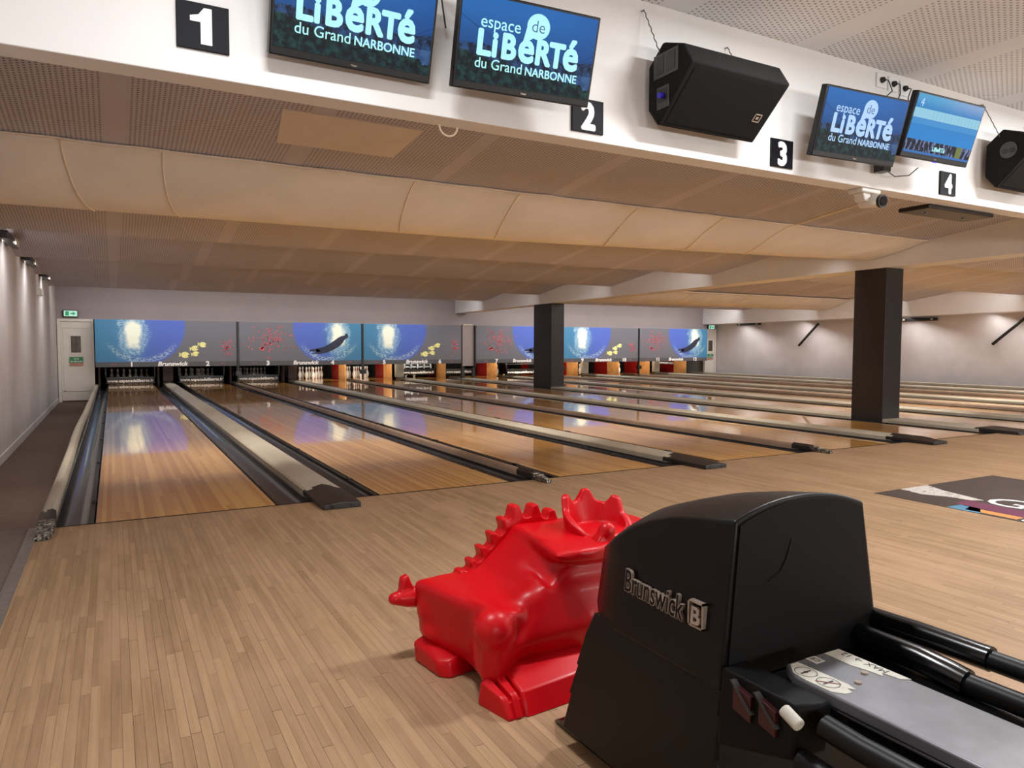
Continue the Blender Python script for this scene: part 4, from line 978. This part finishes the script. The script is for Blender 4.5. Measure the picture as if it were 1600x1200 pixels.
# feet with grooved toes
f = MB()
f.hull([(1.066, -3.12, 0), (1.100, -3.260, 0), (1.45, -3.232, 0), (1.45, -3.05, 0), (1.068, -3.13, .055), (1.098, -3.238, .042), (1.45, -3.20, .06), (1.45, -3.08, .10)])
f.hull([(1.062, -3.12, 0), (1.096, -3.264, 0), (1.116, -3.266, 0), (1.10, -3.12, 0), (1.066, -3.13, .074), (1.089, -3.226, .055), (1.108, -3.232, .055), (1.095, -3.12, .086)])
f.hull([(1.108, -3.12, 0), (1.121, -3.267, 0), (1.144, -3.266, 0), (1.14, -3.12, 0), (1.110, -3.13, .086), (1.120, -3.233, .060), (1.140, -3.234, .062), (1.138, -3.12, .092)])
f.hull([(1.146, -3.12, 0), (1.150, -3.266, 0), (1.45, -3.237, 0), (1.45, -3.05, 0), (1.148, -3.13, .090), (1.152, -3.236, .064), (1.45, -3.205, .07), (1.45, -3.08, .125), (1.20, -3.10, .118)])
f.build('foot', M_red, dn, smooth=40, bevel=0.010, segs=3)
f = MB()
f.hull([(1.005, -2.735, 0), (1.028, -2.905, 0), (1.06, -2.93, 0), (1.25, -2.90, 0), (1.25, -2.73, 0), (1.000, -2.74, .070), (1.022, -2.895, .050), (1.06, -2.92, .055), (1.25, -2.88, .10), (1.25, -2.74, .10), (1.03, -2.76, .095)])
remeshed('foot', f, M_red, dn, .006, 12)
# spiked crest along the far side of the back
tips = [(1.160, .308), (1.200, .340), (1.240, .382), (1.282, .427), (1.326, .474), (1.376, .514), (1.456, .510), (1.528, .484)]
poly = [(1.10, .20), (1.13, .282), (1.20, .305), (1.25, .345), (1.30, .395), (1.345, .443), (1.40, .466), (1.47, .462), (1.56, .440), (1.59, .38), (1.40, .20)]
c = MB().prism(poly, 'y', -2.80, -2.735); bmesh.ops.triangulate(c.b, faces=[q for q in c.b.faces if len(q.verts) > 4])
for k, (x, z) in enumerate(tips):
    a, t2 = (.025, .013) if k < 5 else (.034, .016)
    dx, dz = (.028, -.030) if 0 < k < 5 else ((.02, -.02) if k == 0 else (.010, -.06))   # the root sits down and to the right of the tip
    if k >= 6: dx = .004
    c.hull([(x - t2 * .6, yy, z - .004) for yy in (-2.795, -2.74)] + [(x + t2 * .9, yy, z) for yy in (-2.795, -2.74)] +
           [(x + dx - a, yy, z + dz - .012) for yy in (-2.80, -2.735)] + [(x + dx + a, yy, z + dz + (.004 if k < 5 else -.005)) for yy in (-2.80, -2.735)] + [(x + dx, yy, z + dz - .05) for yy in (-2.80, -2.735)])
remeshed('spiked_crest', c, M_red, dn, .0045, 6)
# tail with fin, curling past the far hip
c = MB().tube([(1.16, -2.715, .20), (1.05, -2.71, .212), (.985, -2.71, .216), (.945, -2.715, .220)], .03, 12, [.05, .040, .033, .022])
c.sphere((.947, -2.715, .220), (.026, .024, .022)); c.hull([(.962, -2.726, .225), (1.022, -2.726, .225), (.962, -2.69, .225), (1.022, -2.69, .225), (.966, -2.724, .288), (.992, -2.724, .298), (.966, -2.694, .288), (.992, -2.694, .298)])
remeshed('tail', c, M_red, dn, .005, 4)
# frill: a scalloped cup of three spikes behind the head
c = MB(); rin, rout = [], []
cx, cy = 1.605, -2.985
angs = [210 - 240 * k / 60 for k in range(61)]
A, B_, C_, D_ = [], [], [], []
rings = []
for a in angs:
    t_ = R(a)
    h = .452 + .075 * max(0, math.sin(R((a + 30) * 180 / 240))) ** 0.8
    for pk, ht in ((132, .038), (78, .040), (24, .038)):
        q_ = max(0, 1 - abs(a - pk) / 21.0); h += ht * min(1.0, 1.25 * (q_ * q_ * (3 - 2 * q_)))
    ro, ri = .120 + .016 * (h - .45) / .1, .096 + .014 * (h - .45) / .1
    ex = 1.0
    rings.append([(cx + .117 * math.cos(t_), cy + .112 * math.sin(t_), .42), (cx + ro * math.cos(t_) * ex, cy + ro * math.sin(t_), h), (cx + ri * math.cos(t_), cy + ri * math.sin(t_), h), (cx + .08 * math.cos(t_), cy + .08 * math.sin(t_), .42)])
c.loft(rings); c.sphere((cx, cy, .435), (.105, .10, .022))
remeshed('frill', c, M_red, dn, .0045, 7)
c = MB().hull([(1.50, -3.11, .42), (1.60, -3.11, .42), (1.50, -3.05, .42), (1.60, -3.05, .42), (1.545, -3.10, .47), (1.575, -3.10, .475), (1.545, -3.07, .47), (1.575, -3.07, .475)]); c.sphere((1.566, -3.085, .464), (.032, .030, .033))
remeshed('horn', c, M_red, dn, .005, 6)
